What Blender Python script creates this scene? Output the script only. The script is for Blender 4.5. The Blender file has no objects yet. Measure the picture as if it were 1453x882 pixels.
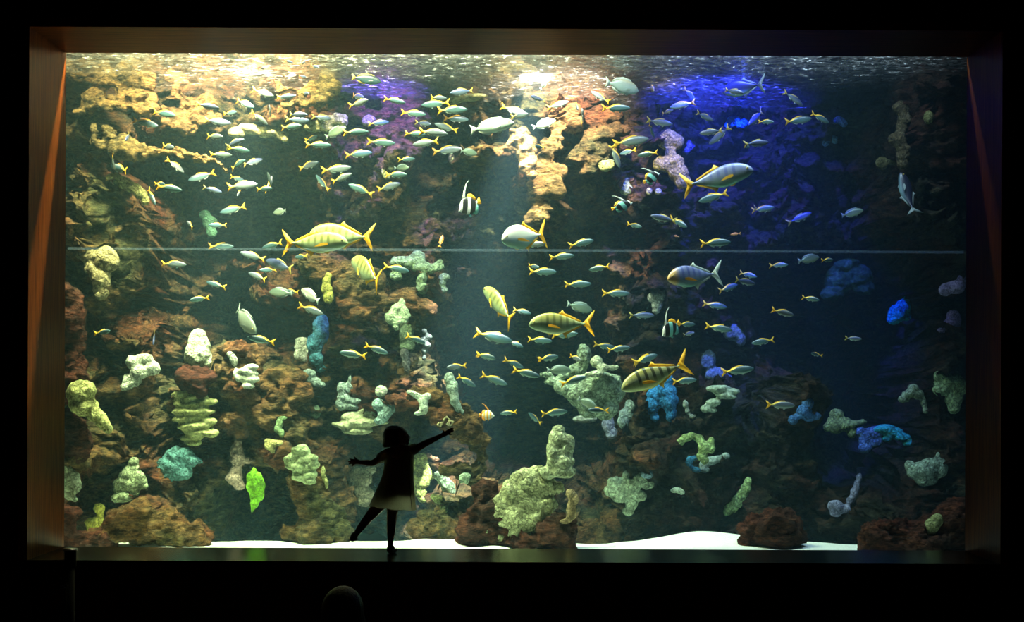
import bpy, bmesh, math, random
import numpy as np
from mathutils import Vector, Matrix, noise as mnoise
random.seed(7)
RNG = np.random.RandomState(11)
SC = bpy.context.scene
COL = SC.collection
PI = math.pi

# ------------------------------------------------------------------ camera
FPX, CX, CY, CAMD, CAMZ = 1700.0, 743.0, 540.0, 8.5, 1.19   # focal length in px, principal point, distance to the glass, height over the ledge
cam_d = bpy.data.cameras.new('camera')
cam_d.sensor_width = 36.0
cam_d.lens = FPX / 1453.0 * 36.0
cam_d.shift_x = -(CX - 726.5) / 1453.0
cam_d.shift_y = (CY - 441.0) / 1453.0
cam_d.clip_end = 100
cam = bpy.data.objects.new('camera', cam_d)
COL.objects.link(cam)
cam.location = (0, -CAMD, CAMZ)
cam.rotation_euler = (math.radians(90), math.radians(0.0), 0)
cam.rotation_euler.rotate_axis('Z', math.radians(0.25))
SC.camera = cam

def P(px, py, Y):
    """point at depth Y (metres behind the glass) that the lens sees at a pixel"""
    k = (CAMD + Y) / FPX
    return Vector(((px - CX) * k, Y, CAMZ - (py - CY) * k))

# ------------------------------------------------------------------ world, exposure
w = bpy.data.worlds.new('world'); SC.world = w
w.use_nodes = True
w.node_tree.nodes['Background'].inputs[0].default_value = (0.0012, 0.0003, 0.0003, 1)
w.node_tree.nodes['Background'].inputs[1].default_value = 1.0
vs = SC.view_settings
vs.view_transform = 'Standard'; vs.look = 'None'; vs.gamma = 1.0; vs.use_curve_mapping = False
vs.exposure = 0.0
SC.cycles.max_bounces = 6
SC.cycles.diffuse_bounces = 2
SC.cycles.glossy_bounces = 3
SC.cycles.transmission_bounces = 4
SC.cycles.volume_bounces = 1
SC.cycles.transparent_max_bounces = 16
SC.cycles.volume_step_rate = 4.0
SC.cycles.sample_clamp_indirect = 4.0
SC.cycles.caustics_reflective = False
SC.cycles.caustics_refractive = False
SC.cycles.use_denoising = True

# ------------------------------------------------------------------ lamps hung over the water
def spot(name, px, Y, z, tpx, tpy, tY, power, col, size_deg, blend=0.6, radius=0.12):
    l = bpy.data.lights.new(name, 'SPOT')
    l.energy = power; l.color = col; l.spot_size = math.radians(size_deg); l.spot_blend = blend
    l.shadow_soft_size = radius
    o = bpy.data.objects.new(name, l); COL.objects.link(o)
    k = (CAMD + Y) / FPX
    o.location = ((px - CX) * k, Y, z)
    d = P(tpx, tpy, tY) - o.location
    o.rotation_euler = d.to_track_quat('-Z', 'Y').to_euler()
    return o
def area(name, px, Y, z, sx, sy, tilt, power, col):
    l = bpy.data.lights.new(name, 'AREA'); l.shape = 'RECTANGLE'
    l.energy = power; l.color = col; l.size = sx; l.size_y = sy; l.spread = math.radians(100)
    o = bpy.data.objects.new(name, l); COL.objects.link(o)
    k = (CAMD + Y) / FPX
    o.location = ((px - CX) * k, Y, z)
    o.rotation_euler = (math.radians(tilt), 0, 0)
    return o
#LIGHTS
WZ = 3.72     # height of the water surface
spot('warm_flood', 350, 0.5, 4.6, 320, 200, 2.3, 5200, (1.0, 0.72, 0.44), 62, 0.9)
spot('warm_beam', 372, 1.1, 4.6, 340, 205, 1.5, 6500, (1.0, 0.84, 0.56), 26, 0.9, 0.08)
spot('white_beam', 805, 1.2, 4.6, 680, 420, 2.0, 15000, (1.0, 0.9, 0.8), 17, 0.5, 0.05)
spot('key_beam', 775, 1.2, 4.6, 738, 205, 1.75, 8500, (1.0, 0.86, 0.60), 17, 0.8, 0.06)
spot('white_flood', 800, 0.7, 4.55, 780, 200, 2.3, 5600, (1.0, 0.78, 0.58), 54, 0.9)
spot('blue_flood', 990, 1.2, 4.5, 1020, 190, 2.3, 4600, (0.035, 0.05, 1.0), 66, 0.9)
spot('fan_fill', 930, 0.7, 4.6, 950, 225, 2.3, 1000, (1.0, 0.78, 0.4), 15, 0.8)  # added fill that keeps the fan coral warm under the blue flood
spot('blue_beam', 535, 1.3, 4.5, 545, 250, 2.4, 2400, (0.2, 0.1, 1.0), 46, 0.9)
area('front_lamp_left', 300, 0.4, 4.7, 2.4, 0.2, 10, 640, (1.0, 0.95, 0.48))
area('front_lamp_centre', 680, 0.4, 4.7, 1.4, 0.2, 10, 230, (0.95, 1.0, 0.62))
area('front_lamp_right', 1090, 0.5, 4.7, 2.2, 0.2, 8, 85, (0.65, 0.85, 1.0))

# ------------------------------------------------------------------ helpers
def tag(o, label=None, cat=None, group=None, kind=None):
    if label: o['label'] = label
    if cat: o['category'] = cat
    if group: o['group'] = group
    if kind: o['kind'] = kind
    return o
def link(name, me, parent=None, mats=()):
    o = bpy.data.objects.new(name, me); COL.objects.link(o)
    if parent is not None: o.parent = parent
    for m in mats: me.materials.append(m)
    return o
def empty(name, loc):
    o = bpy.data.objects.new(name, None); COL.objects.link(o)
    o.location = loc; o.empty_display_size = 0.05
    return o
def mesh_from(name, verts, faces, smooth=True):
    me = bpy.data.meshes.new(name)
    me.from_pydata([tuple(v) for v in verts], [], faces)
    me.update()
    if smooth: me.polygons.foreach_set('use_smooth', [True] * len(me.polygons))
    return me
def bm_mesh(name, bm, smooth=False):
    bmesh.ops.recalc_face_normals(bm, faces=bm.faces)
    me = bpy.data.meshes.new(name); bm.to_mesh(me); bm.free()
    if smooth: me.polygons.foreach_set('use_smooth', [True] * len(me.polygons))
    return me
def add_box(bm, lo, hi):
    r = bmesh.ops.create_cube(bm, size=1.0)
    for v in r['verts']:
        v.co = Vector([lo[i] + (v.co[i] + .5) * (hi[i] - lo[i]) for i in range(3)])
    return r['verts']
def box_obj(name, lo, hi, mat, parent=None, bevel=0.0):
    bm = bmesh.new(); add_box(bm, lo, hi)
    if bevel: bmesh.ops.bevel(bm, geom=bm.edges[:], offset=bevel, segments=2, affect='EDGES')
    return link(name, bm_mesh(name, bm), parent, [mat])
def evaluated(o):
    dg = bpy.context.evaluated_depsgraph_get()
    me = bpy.data.meshes.new_from_object(o.evaluated_get(dg))
    return me
def remeshed(bm, voxel, smooth_it=2):
    me = bpy.data.meshes.new('tmp'); bm.to_mesh(me); bm.free()
    o = bpy.data.objects.new('tmp', me); COL.objects.link(o)
    m = o.modifiers.new('r', 'REMESH'); m.mode = 'VOXEL'; m.voxel_size = voxel; m.use_smooth_shade = True
    if smooth_it:
        s = o.modifiers.new('s', 'SMOOTH'); s.iterations = smooth_it; s.factor = 0.5
    bpy.context.view_layer.update()
    out = evaluated(o)
    bpy.data.objects.remove(o); bpy.data.meshes.remove(me)
    out.polygons.foreach_set('use_smooth', [True] * len(out.polygons))
    return out
def ball(bm, c, r, rot=None, sub=2):
    res = bmesh.ops.create_icosphere(bm, subdivisions=sub, radius=1.0)
    M = Matrix.Translation(c) @ (rot.to_4x4() if rot else Matrix.Identity(4)) @ Matrix.Diagonal((r[0], r[1], r[2], 1))
    bmesh.ops.transform(bm, matrix=M, verts=res['verts'])
def capsule(bm, a, b, ra, rb, n=10):
    """tapered limb between two points with round ends"""
    a, b = Vector(a), Vector(b); d = b - a; L = d.length
    q = d.to_track_quat('Z', 'Y').to_matrix()
    rings = []
    for t, r in ((-ra, 0.02 * ra), (-ra * .7, ra * .7), (0, ra), (L * .5, (ra + rb) / 2), (L, rb), (L + rb * .7, rb * .7), (L + rb, .02 * rb)):
        rings.append([bm.verts.new(a + q @ Vector((r * math.cos(2 * PI * k / n), r * math.sin(2 * PI * k / n), t))) for k in range(n)])
    for i in range(len(rings) - 1):
        for k in range(n):
            bm.faces.new((rings[i][k], rings[i][(k + 1) % n], rings[i + 1][(k + 1) % n], rings[i + 1][k]))
    bm.faces.new(rings[0][::-1]); bm.faces.new(rings[-1])
def recentre(o, c):
    """put the object's origin at c"""
    o.data.transform(Matrix.Translation(-Vector(c))); o.location = c

# ------------------------------------------------------------------ materials
def mat(name):
    m = bpy.data.materials.new(name); m.use_nodes = True
    nt = m.node_tree
    for n in list(nt.nodes): nt.nodes.remove(n)
    out = nt.nodes.new('ShaderNodeOutputMaterial')
    return m, nt, out
def N(nt, kind, **kw):
    n = nt.nodes.new(kind)
    for k, v in kw.items():
        if k.startswith('i_'):
            key = k[2:]
            key = int(key) if key.isdigit() else key.replace('_', ' ')
            n.inputs[key].default_value = v
        else: setattr(n, k, v)
    return n
def L(nt, a, ai, b, bi): nt.links.new(a.outputs[ai], b.inputs[bi])
def ramp(nt, src, si, stops, interp='LINEAR'):
    r = nt.nodes.new('ShaderNodeValToRGB'); r.color_ramp.interpolation = interp
    while len(r.color_ramp.elements) < len(stops): r.color_ramp.elements.new(0.5)
    for e, (p, c) in zip(r.color_ramp.elements, stops):
        e.position = p; e.color = (c[0], c[1], c[2], 1)
    L(nt, src, si, r, 0)
    return r
def math_(nt, op, a, b=None, clamp=False):
    n = nt.nodes.new('ShaderNodeMath'); n.operation = op; n.use_clamp = clamp
    for i, v in enumerate((a, b)):
        if v is None: continue
        if isinstance(v, (int, float)): n.inputs[i].default_value = v
        else: nt.links.new(v, n.inputs[i])
    return n.outputs[0]
def mixc(nt, f, a, b):
    n = nt.nodes.new('ShaderNodeMix'); n.data_type = 'RGBA'
    for sock, v in ((n.inputs[0], f), (n.inputs[6], a), (n.inputs[7], b)):
        if isinstance(v, (int, float)): sock.default_value = v
        elif isinstance(v, tuple): sock.default_value = (v[0], v[1], v[2], 1)
        else: nt.links.new(v, sock)
    return n.outputs[2]
def plain(name, col, rough=0.6, metal=0.0, bump=0.0, scale=30.0, spec=0.5):
    m, nt, out = mat(name)
    b = N(nt, 'ShaderNodeBsdfPrincipled'); L(nt, b, 0, out, 0)
    tc = N(nt, 'ShaderNodeTexCoord'); nz = N(nt, 'ShaderNodeTexNoise', i_Scale=scale, i_Detail=4.0); L(nt, tc, 'Object', nz, 'Vector')
    c = mixc(nt, nz.outputs[0], tuple(x * .8 for x in col), tuple(min(1, x * 1.15) for x in col))
    nt.links.new(c, b.inputs['Base Color'])
    b.inputs['Roughness'].default_value = rough; b.inputs['Metallic'].default_value = metal
    b.inputs['Specular IOR Level'].default_value = spec
    if bump:
        bp = N(nt, 'ShaderNodeBump', i_Strength=bump, i_Distance=0.01); L(nt, nz, 0, bp, 'Height'); L(nt, bp, 0, b, 'Normal')
    return m

def rock_material(name, cols, ksc=1.0, east=None):
    m, nt, out = mat(name)
    b = N(nt, 'ShaderNodeBsdfPrincipled'); L(nt, b, 0, out, 0)
    geo = N(nt, 'ShaderNodeNewGeometry')
    mp = N(nt, 'ShaderNodeMapping'); L(nt, geo, 'Position', mp, 0); mp.inputs['Scale'].default_value = (1, 1, 2.2)
    n1 = N(nt, 'ShaderNodeTexNoise', i_Scale=1.6 * ksc, i_Detail=5.0, i_Roughness=0.6); L(nt, geo, 'Position', n1, 'Vector')
    n2 = N(nt, 'ShaderNodeTexNoise', i_Scale=12.0 * ksc, i_Detail=9.0, i_Roughness=0.78); L(nt, mp, 0, n2, 'Vector')
    n3 = N(nt, 'ShaderNodeTexVoronoi', i_Scale=26.0 * ksc); L(nt, mp, 0, n3, 'Vector')
    base = ramp(nt, n1, 0, [(0.36, cols[0]), (0.5, cols[1]), (0.64, cols[2])])
    base_c = base.outputs[0]
    if east:      # the base colour turns darker on the right-hand side of the reef, along a ragged border
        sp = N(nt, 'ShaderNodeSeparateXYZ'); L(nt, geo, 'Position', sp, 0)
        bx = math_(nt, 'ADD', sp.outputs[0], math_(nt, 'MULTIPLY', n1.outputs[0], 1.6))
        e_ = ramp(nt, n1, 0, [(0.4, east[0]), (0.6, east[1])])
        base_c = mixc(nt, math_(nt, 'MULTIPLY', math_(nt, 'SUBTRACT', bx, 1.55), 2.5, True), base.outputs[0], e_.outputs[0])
    pit = ramp(nt, n2, 0, [(0.38, (0.12, 0.12, 0.13)), (0.5, (0.7, 0.7, 0.7)), (0.64, (1.9, 1.7, 1.4))])
    mul = N(nt, 'ShaderNodeMix', data_type='RGBA', blend_type='MULTIPLY'); mul.inputs[0].default_value = 1.0
    nt.links.new(base_c, mul.inputs[6]); nt.links.new(pit.outputs[0], mul.inputs[7])
    nt.links.new(mul.outputs[2], b.inputs['Base Color'])
    b.inputs['Roughness'].default_value = 0.95; b.inputs['Specular IOR Level'].default_value = 0.15
    h = math_(nt, 'ADD', math_(nt, 'MULTIPLY', n2.outputs[0], 1.0), math_(nt, 'MULTIPLY', n3.outputs['Distance'], 0.25))
    bp = N(nt, 'ShaderNodeBump', i_Strength=1.0, i_Distance=0.11); nt.links.new(h, bp.inputs['Height']); L(nt, bp, 0, b, 'Normal')
    return m
CM = {}
def coral_material(col, scale=38.0, crack=0.55):
    """stony coral: polyps and dark seams of its own over a mottled colour"""
    key = (tuple(round(c, 3) for c in col), scale, crack)
    if key in CM: return CM[key]
    m, nt, out = mat('coral_%02d' % len(CM))
    b = N(nt, 'ShaderNodeBsdfPrincipled'); L(nt, b, 0, out, 0)
    geo = N(nt, 'ShaderNodeNewGeometry')
    nz = N(nt, 'ShaderNodeTexNoise', i_Scale=11.0, i_Detail=7.0, i_Roughness=0.65); L(nt, geo, 'Position', nz, 'Vector')
    vo = N(nt, 'ShaderNodeTexVoronoi', i_Scale=scale); vo.feature = 'DISTANCE_TO_EDGE'
    dn = N(nt, 'ShaderNodeTexNoise', i_Scale=16.0, i_Detail=3.0); L(nt, geo, 'Position', dn, 'Vector')
    vm = nt.nodes.new('ShaderNodeVectorMath'); vm.operation = 'MULTIPLY_ADD'; vm.inputs[1].default_value = (.07, .07, .07)
    nt.links.new(dn.outputs['Color'], vm.inputs[0]); nt.links.new(geo.outputs['Position'], vm.inputs[2]); nt.links.new(vm.outputs[0], vo.inputs['Vector'])
    dark = tuple(c * .42 for c in col); light = tuple(min(1.0, c * 1.25 + .03) for c in col)
    base = ramp(nt, nz, 0, [(0.36, dark), (0.5, col), (0.64, light)])
    seam = ramp(nt, vo, 0, [(0.0, (1 - crack,) * 3), (0.22, (1, 1, 1))])
    mul = N(nt, 'ShaderNodeMix', data_type='RGBA', blend_type='MULTIPLY'); mul.inputs[0].default_value = 1.0
    nt.links.new(base.outputs[0], mul.inputs[6]); nt.links.new(seam.outputs[0], mul.inputs[7])
    n5 = N(nt, 'ShaderNodeTexNoise', i_Scale=48.0, i_Detail=6.0, i_Roughness=0.75); L(nt, geo, 'Position', n5, 'Vector')
    pores = ramp(nt, n5, 0, [(0.38, (.38, .38, .36)), (0.5, (.95, .95, .95)), (0.62, (1.25, 1.25, 1.2))])
    mu2 = N(nt, 'ShaderNodeMix', data_type='RGBA', blend_type='MULTIPLY'); mu2.inputs[0].default_value = 1.0
    nt.links.new(mul.outputs[2], mu2.inputs[6]); nt.links.new(pores.outputs[0], mu2.inputs[7]); nt.links.new(mu2.outputs[2], b.inputs['Base Color'])
    b.inputs['Roughness'].default_value = 0.85; b.inputs['Specular IOR Level'].default_value = 0.2
    h = math_(nt, 'ADD', math_(nt, 'MINIMUM', vo.outputs[0], 0.2), math_(nt, 'MULTIPLY', math_(nt, 'ADD', nz.outputs[0], n5.outputs[0]), 0.5))
    bp = N(nt, 'ShaderNodeBump', i_Strength=0.8, i_Distance=0.04); nt.links.new(h, bp.inputs['Height']); L(nt, bp, 0, b, 'Normal')
    CM[key] = m
    return m

# ------------------------------------------------------------------ the dark viewing room
GX0, GX1, GZ1 = -3.255, 3.135, 3.50         # glass opening; the ledge top is z = 0
RD = 0.63                                   # depth of the timber reveal
FZ, CZ = -0.72, 4.9                         # room floor and ceiling
m_wall = plain('dark_maroon_paint', (0.05, 0.012, 0.01), 0.9)
m_dark = plain('charcoal_carpet', (0.03, 0.02, 0.02), 0.95, bump=0.3, scale=200)
m, nt, out = mat('varnished_timber'); m_wood = m
b = N(nt, 'ShaderNodeBsdfPrincipled'); L(nt, b, 0, out, 0)
geo = N(nt, 'ShaderNodeNewGeometry'); mp = N(nt, 'ShaderNodeMapping'); L(nt, geo, 'Position', mp, 0); mp.inputs['Scale'].default_value = (1.2, 30, 1.2)
nz = N(nt, 'ShaderNodeTexNoise', i_Scale=2.5, i_Detail=6.0, i_Roughness=0.6); L(nt, mp, 0, nz, 'Vector')
r = ramp(nt, nz, 0, [(0.3, (0.22, 0.045, 0.005)), (0.55, (0.46, 0.105, 0.012)), (0.75, (0.6, 0.16, 0.02))]); L(nt, r, 0, b, 'Base Color')
b.inputs['Roughness'].default_value = 0.38; b.inputs['Specular IOR Level'].default_value = 0.15
def struct(o): o['kind'] = 'structure'; return o
bm = bmesh.new()
X0, X1 = -6.2, 6.2
add_box(bm, (X0, -RD, FZ), (GX0 - .06, 0.0, CZ)); add_box(bm, (GX1 + .06, -RD, FZ), (X1, 0.0, CZ))
add_box(bm, (GX0 - .06, -RD, GZ1 + .06), (GX1 + .06, 0.0, CZ)); add_box(bm, (GX0 - .06, -RD, FZ), (GX1 + .06, 0.0, -.06))
struct(link('wall_front', bm_mesh('wall_front', bm), None, [m_wall]))
m_ledge = plain('polished_dark_ledge', (0.06, 0.022, 0.01), 0.24, scale=3.0, spec=0.35)
struct(box_obj('trim_1', (GX0 - .06, -RD - .004, -.06), (GX1 + .06, -.002, 0.0), m_ledge))           # ledge
struct(box_obj('trim_2', (GX0 - .06, -RD - .004, GZ1), (GX1 + .06, -.002, GZ1 + .06), m_wood))       # head
struct(box_obj('trim_3', (GX0 - .06, -RD - .004, 0.0), (GX0, -.002, GZ1), m_wood))
struct(box_obj('trim_4', (GX1, -RD - .004, 0.0), (GX1 + .06, -.002, GZ1), m_wood))
struct(box_obj('floor', (X0, -11, FZ - .1), (X1, -RD, FZ), m_dark))
struct(box_obj('ceiling', (X0, -11, CZ), (X1, 0.0, CZ + .1), m_wall))
struct(box_obj('wall_left', (X0 - .1, -11, FZ), (X0, 0, CZ), m_wall))
struct(box_obj('wall_right', (X1, -11, FZ), (X1 + .1, 0, CZ), m_wall))
struct(box_obj('wall_back', (X0, -11.1, FZ), (X1, -11, CZ), m_wall))

# acrylic pane: clear with a weak reflection
m, nt, out = mat('clear_acrylic'); m_glass = m
tr = N(nt, 'ShaderNodeBsdfTransparent'); tr.inputs[0].default_value = (0.97, 0.99, 0.98, 1)
gl = N(nt, 'ShaderNodeBsdfGlossy'); gl.inputs['Roughness'].default_value = 0.02
fr = N(nt, 'ShaderNodeFresnel', i_IOR=1.35); mx = N(nt, 'ShaderNodeMixShader')
L(nt, fr, 0, mx, 0); L(nt, tr, 0, mx, 1); L(nt, gl, 0, mx, 2); L(nt, mx, 0, out, 0)
pane = struct(box_obj('window_1', (GX0 - .05, 0.0, -.05), (GX1 + .05, 0.04, GZ1 + .05), m_glass))
m, nt, out = mat('bonded_seam')
tr = N(nt, 'ShaderNodeBsdfTransparent'); tl = N(nt, 'ShaderNodeBsdfTranslucent'); tl.inputs[0].default_value = (0.5, 0.7, 1, 1)
mx = N(nt, 'ShaderNodeMixShader'); mx.inputs[0].default_value = 0.07
L(nt, tr, 0, mx, 1); L(nt, tl, 0, mx, 2); L(nt, mx, 0, out, 0)
zs = CAMZ + (CY - 354) / 200.0
box_obj('seam', (GX0, 0.041, zs - .007), (GX1, 0.05, zs + .007), m, pane)

# ------------------------------------------------------------------ water
TX0, TX1, TY1, TZ0 = -6.1, 6.1, 7.4, -0.6
m, nt, out = mat('tank_water')
sca = N(nt, 'ShaderNodeVolumeScatter', i_Density=0.0145, i_Anisotropy=0.25); sca.inputs['Color'].default_value = (0.42, 0.78, 1.0, 1)
ab = N(nt, 'ShaderNodeVolumeAbsorption', i_Density=0.085); ab.inputs['Color'].default_value = (0.05, 0.68, 0.88, 1)
ad = N(nt, 'ShaderNodeAddShader'); L(nt, sca, 0, ad, 0); L(nt, ab, 0, ad, 1); L(nt, ad, 0, out, 'Volume')
struct(box_obj('water_body', (TX0, 0.06, TZ0), (TX1, TY1, WZ - .01), m))

m, nt, out = mat('rippled_surface')
geo = N(nt, 'ShaderNodeNewGeometry'); mp = N(nt, 'ShaderNodeMapping'); L(nt, geo, 'Position', mp, 0); mp.inputs['Scale'].default_value = (1.0, 1.6, 1)
wv = N(nt, 'ShaderNodeTexNoise', i_Scale=7.0, i_Detail=4.0, i_Roughness=0.6, i_Distortion=0.6); L(nt, mp, 0, wv, 'Vector')
glint_nz = N(nt, 'ShaderNodeTexNoise', i_Scale=13.0, i_Detail=6.0, i_Roughness=0.7, i_Distortion=1.0); L(nt, mp, 0, glint_nz, 'Vector')
bp = N(nt, 'ShaderNodeBump', i_Strength=0.6, i_Distance=0.05); L(nt, wv, 0, bp, 'Height')
gl = N(nt, 'ShaderNodeBsdfGlossy'); gl.inputs['Roughness'].default_value = 0.08; gl.inputs[0].default_value = (.9, .95, 1, 1); L(nt, bp, 0, gl, 'Normal')
tr = N(nt, 'ShaderNodeBsdfTransparent')
tl = N(nt, 'ShaderNodeBsdfTranslucent'); tl.inputs[0].default_value = (1, 1, 1, 1); L(nt, bp, 0, tl, 'Normal')
m1 = N(nt, 'ShaderNodeMixShader'); m1.inputs[0].default_value = 0.4; L(nt, tr, 0, m1, 1); L(nt, gl, 0, m1, 2)
glints = ramp(nt, glint_nz, 0, [(0.42, (0.0, 0.0, 0.0)), (0.60, (0.02, 0.02, 0.02)), (0.66, (0.25, 0.25, 0.25)), (0.74, (0.8, 0.8, 0.8))])  # translucent patches painted in as the glitter of lamplight on the ripples
m2 = N(nt, 'ShaderNodeMixShader'); L(nt, glints, 0, m2, 0); L(nt, m1, 0, m2, 1); L(nt, tl, 0, m2, 2); L(nt, m2, 0, out, 0)
me = mesh_from('water_surface', [(TX0, .06, WZ), (TX1, .06, WZ), (TX1, TY1, WZ), (TX0, TY1, WZ)], [(0, 1, 2, 3)], False)
struct(link('water_surface', me, None, [m]))

# ------------------------------------------------------------------ reef wall: one carved rock relief
def vnoise(x, z, seed):
    rs = np.random.RandomState(seed); G = rs.rand(128, 128)
    xi = np.floor(x).astype(int); zi = np.floor(z).astype(int); fx = x - xi; fz = z - zi
    fx = fx * fx * (3 - 2 * fx); fz = fz * fz * (3 - 2 * fz)
    a = G[xi % 128, zi % 128]; b_ = G[(xi + 1) % 128, zi % 128]; c = G[xi % 128, (zi + 1) % 128]; d = G[(xi + 1) % 128, (zi + 1) % 128]
    return (a * (1 - fx) + b_ * fx) * (1 - fz) + (c * (1 - fx) + d * fx) * fz - .5
NX, NZ = 640, 270
gx = np.linspace(TX0, TX1, NX); gz = np.linspace(-0.35, 4.6, NZ)
XX, ZZ = np.meshgrid(gx, gz, indexing='ij')
wob = (vnoise(XX * 2.2 + 9, ZZ * 2.2, 1) * .5 + vnoise(XX * 5, ZZ * 5, 2) * .28 + vnoise(XX * 11, ZZ * 11, 3) * .15)
YY = 3.0 - 0.9 * np.clip((1.2 - ZZ) / 1.6, 0, 1)
# (px, py, rx, ry, depth, dome): masses standing out of the wall and recesses cut in it
FEAT = [
 (720, 480, 760, 60, 3.2, 0.0),
 (120, 440, 70, 420, 1.45, 0.5), (85, 300, 60, 500, 1.1, 0.4), (170, 130, 90, 70, 1.75, 0.5), (280, 120, 110, 60, 2.3, 0.4),
 (290, 190, 130, 50, 2.1, 0.3), (420, 160, 90, 110, 2.5, 0.3), (560, 210, 120, 130, 2.35, 0.3), (650, 290, 70, 60, 2.7, 0.3), (450, 275, 80, 50, 2.7, 0.3), (250, 300, 95, 62, 3.3, 0.1),
 (370, 300, 70, 90, 3.4, 0.1), (180, 300, 40, 50, 2.1, 0.3), (265, 430, 80, 80, 2.9, 0.2), (265, 380, 70, 50, 3.3, 0.0),
 (255, 470, 35, 60, 3.9, 0.0), (330, 420, 50, 70, 2.6, 0.3),
 (190, 480, 60, 40, 1.9, 0.4), (560, 430, 140, 110, 2.5, 0.5), (480, 400, 70, 60, 2.35, 0.4), (600, 520, 90, 90, 2.7, 0.5),
 (690, 380, 60, 120, 3.5, 0.2), (680, 250, 90, 90, 3.1, 0.2),
 (800, 200, 90, 90, 2.35, 0.5), (770, 280, 45, 70, 2.5, 0.4), (740, 190, 50, 40, 2.2, 0.3), (690, 215, 60, 22, 2.35, 0.2),
 (940, 240, 90, 140, 2.4, 0.4), (1040, 210, 90, 120, 2.6, 0.3), (860, 420, 110, 110, 2.9, 0.4), (980, 450, 90, 120, 2.7, 0.3),
 (1200, 250, 160, 200, 2.7, 0.4), (1215, 400, 75, 55, 2.3, 0.3), (1280, 190, 40, 130, 1.9, 0.4), (1345, 300, 60, 400, 1.35, 0.4),
 (1270, 480, 110, 90, 2.1, 0.4), (1250, 650, 170, 150, 1.75, 0.4), (1110, 700, 120, 110, 2.0, 0.4), (940, 680, 140, 130, 1.95, 0.4),
 (870, 570, 90, 80, 2.2, 0.4), (1000, 580, 70, 60, 2.2, 0.3),
 (745, 560, 105, 150, 6.2, 0.0), (790, 440, 60, 60, 5.6, 0.0), (735, 650, 60, 60, 6.0, 0.0),
 (402, 465, 42, 60, 5.6, 0.0), (408, 540, 36, 60, 5.2, 0.0), (1095, 480, 75, 100, 6.2, 0.0), (1115, 590, 60, 70, 5.6, 0.0), (1060, 420, 50, 50, 5.4, 0.0),
 (150, 530, 26, 26, 3.4, 0.0), (180, 590, 100, 70, 1.55, 0.4), (130, 680, 70, 100, 1.3, 0.4), (300, 570, 90, 80, 1.7, 0.4), (220, 710, 100, 60, 1.5, 0.3),
 (400, 620, 60, 90, 1.75, 0.4), (310, 700, 70, 80, 1.75, 0.3), (395, 720, 50, 60, 3.0, 0.1), (440, 560, 60, 80, 2.2, 0.4),
 (540, 570, 100, 70, 2.2, 0.4), (520, 690, 80, 90, 3.2, 0.1), (620, 700, 90, 60, 2.9, 0.2), (620, 620, 50, 40, 3.4, 0.0), (455, 700, 40, 80, 1.9, 0.3),
 (700, 745, 110, 45, 1.6, 0.4), (250, 150, 190, 62, 2.15, 0.3), (400, 130, 90, 55, 2.0, 0.3), (130, 300, 55, 150, 1.45, 0.3), (690, 110, 70, 40, 2.1, .3), (820, 150, 80, 70, 2.1, .3), (300, 262, 90, 40, 3.3, 0.1), (1100, 560, 20, 20, 5.6, 0.0),
]
for k, (fx, fy, rx, ry, fd, dome) in enumerate(FEAT):
    c = P(fx, fy, fd); s = (CAMD + fd) / FPX
    ex, ez = rx * s, ry * s
    rr = np.sqrt(((XX - c.x) / ex) ** 2 + ((ZZ - c.z) / ez) ** 2) + wob * .55
    wgt = np.clip((1.12 - rr) / .26, 0, 1); wgt = wgt * wgt * (3 - 2 * wgt)
    YY = YY * (1 - wgt) + (fd + dome * (np.clip(rr, 0, 1.3) ** 2 - .4)) * wgt
rock = np.zeros_like(YY)
warp = vnoise(XX * 3, ZZ * 3, 30) * .7
for k, (f, a) in enumerate(((1.3, .42), (2.7, .28), (5.5, .2), (11, .14), (22, .09), (44, .045))):
    n_ = vnoise(XX * f + warp * f * .5 + 17 * k, ZZ * f * 1.5 + warp * f * .3 + 5 * k, 10 + k)
    rock += a * (.6 * 2 * n_ + .4 * (1 - np.abs(n_) * 4) * .9)
deepk = np.clip((YY - 4.2) / 1.2, 0, 1)
YY = np.clip(YY + rock * (1 - .75 * deepk), 0.55, 7.2)
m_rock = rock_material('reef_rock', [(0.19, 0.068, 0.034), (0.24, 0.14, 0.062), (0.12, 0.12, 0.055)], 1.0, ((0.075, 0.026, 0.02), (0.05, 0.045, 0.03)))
def vnoise3(x, y, z, seed):
    G = np.random.RandomState(seed).rand(48, 48, 48)
    xi, yi, zi = (np.floor(t).astype(int) for t in (x, y, z)); fx, fy, fz = x - xi, y - yi, z - zi
    fx, fy, fz = (f * f * (3 - 2 * f) for f in (fx, fy, fz)); o = 0
    for i in (0, 1):
        for j in (0, 1):
            for k in (0, 1):
                o = o + G[(xi + i) % 48, (yi + j) % 48, (zi + k) % 48] * (fx if i else 1 - fx) * (fy if j else 1 - fy) * (fz if k else 1 - fz)
    return o - .5
gyx, gyz = np.gradient(YY, gx, gz)
steep = np.clip(np.sqrt(gyx ** 2 + gyz ** 2) / 2.5, 0.12, 1.0)
DX, DZ, DY = 0, 0, 0
for f, a in ((3.0, .22), (7.0, .15), (16.0, .08), (34.0, .04)):
    DX = DX + a * vnoise3(XX * f, YY * f, ZZ * f, 60); DZ = DZ + a * vnoise3(XX * f + 7, YY * f, ZZ * f, 61); DY = DY + a * .5 * vnoise3(XX * f, YY * f + 9, ZZ * f, 62)
verts = np.stack([(XX + DX * steep).ravel(), (YY + DY).ravel(), (ZZ + DZ * steep).ravel()], 1)
idx = np.arange(NX * NZ).reshape(NX, NZ)
q = np.stack([idx[:-1, :-1].ravel(), idx[1:, :-1].ravel(), idx[1:, 1:].ravel(), idx[:-1, 1:].ravel()], 1)
ROCKV, ROCKQ = verts, q
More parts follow.
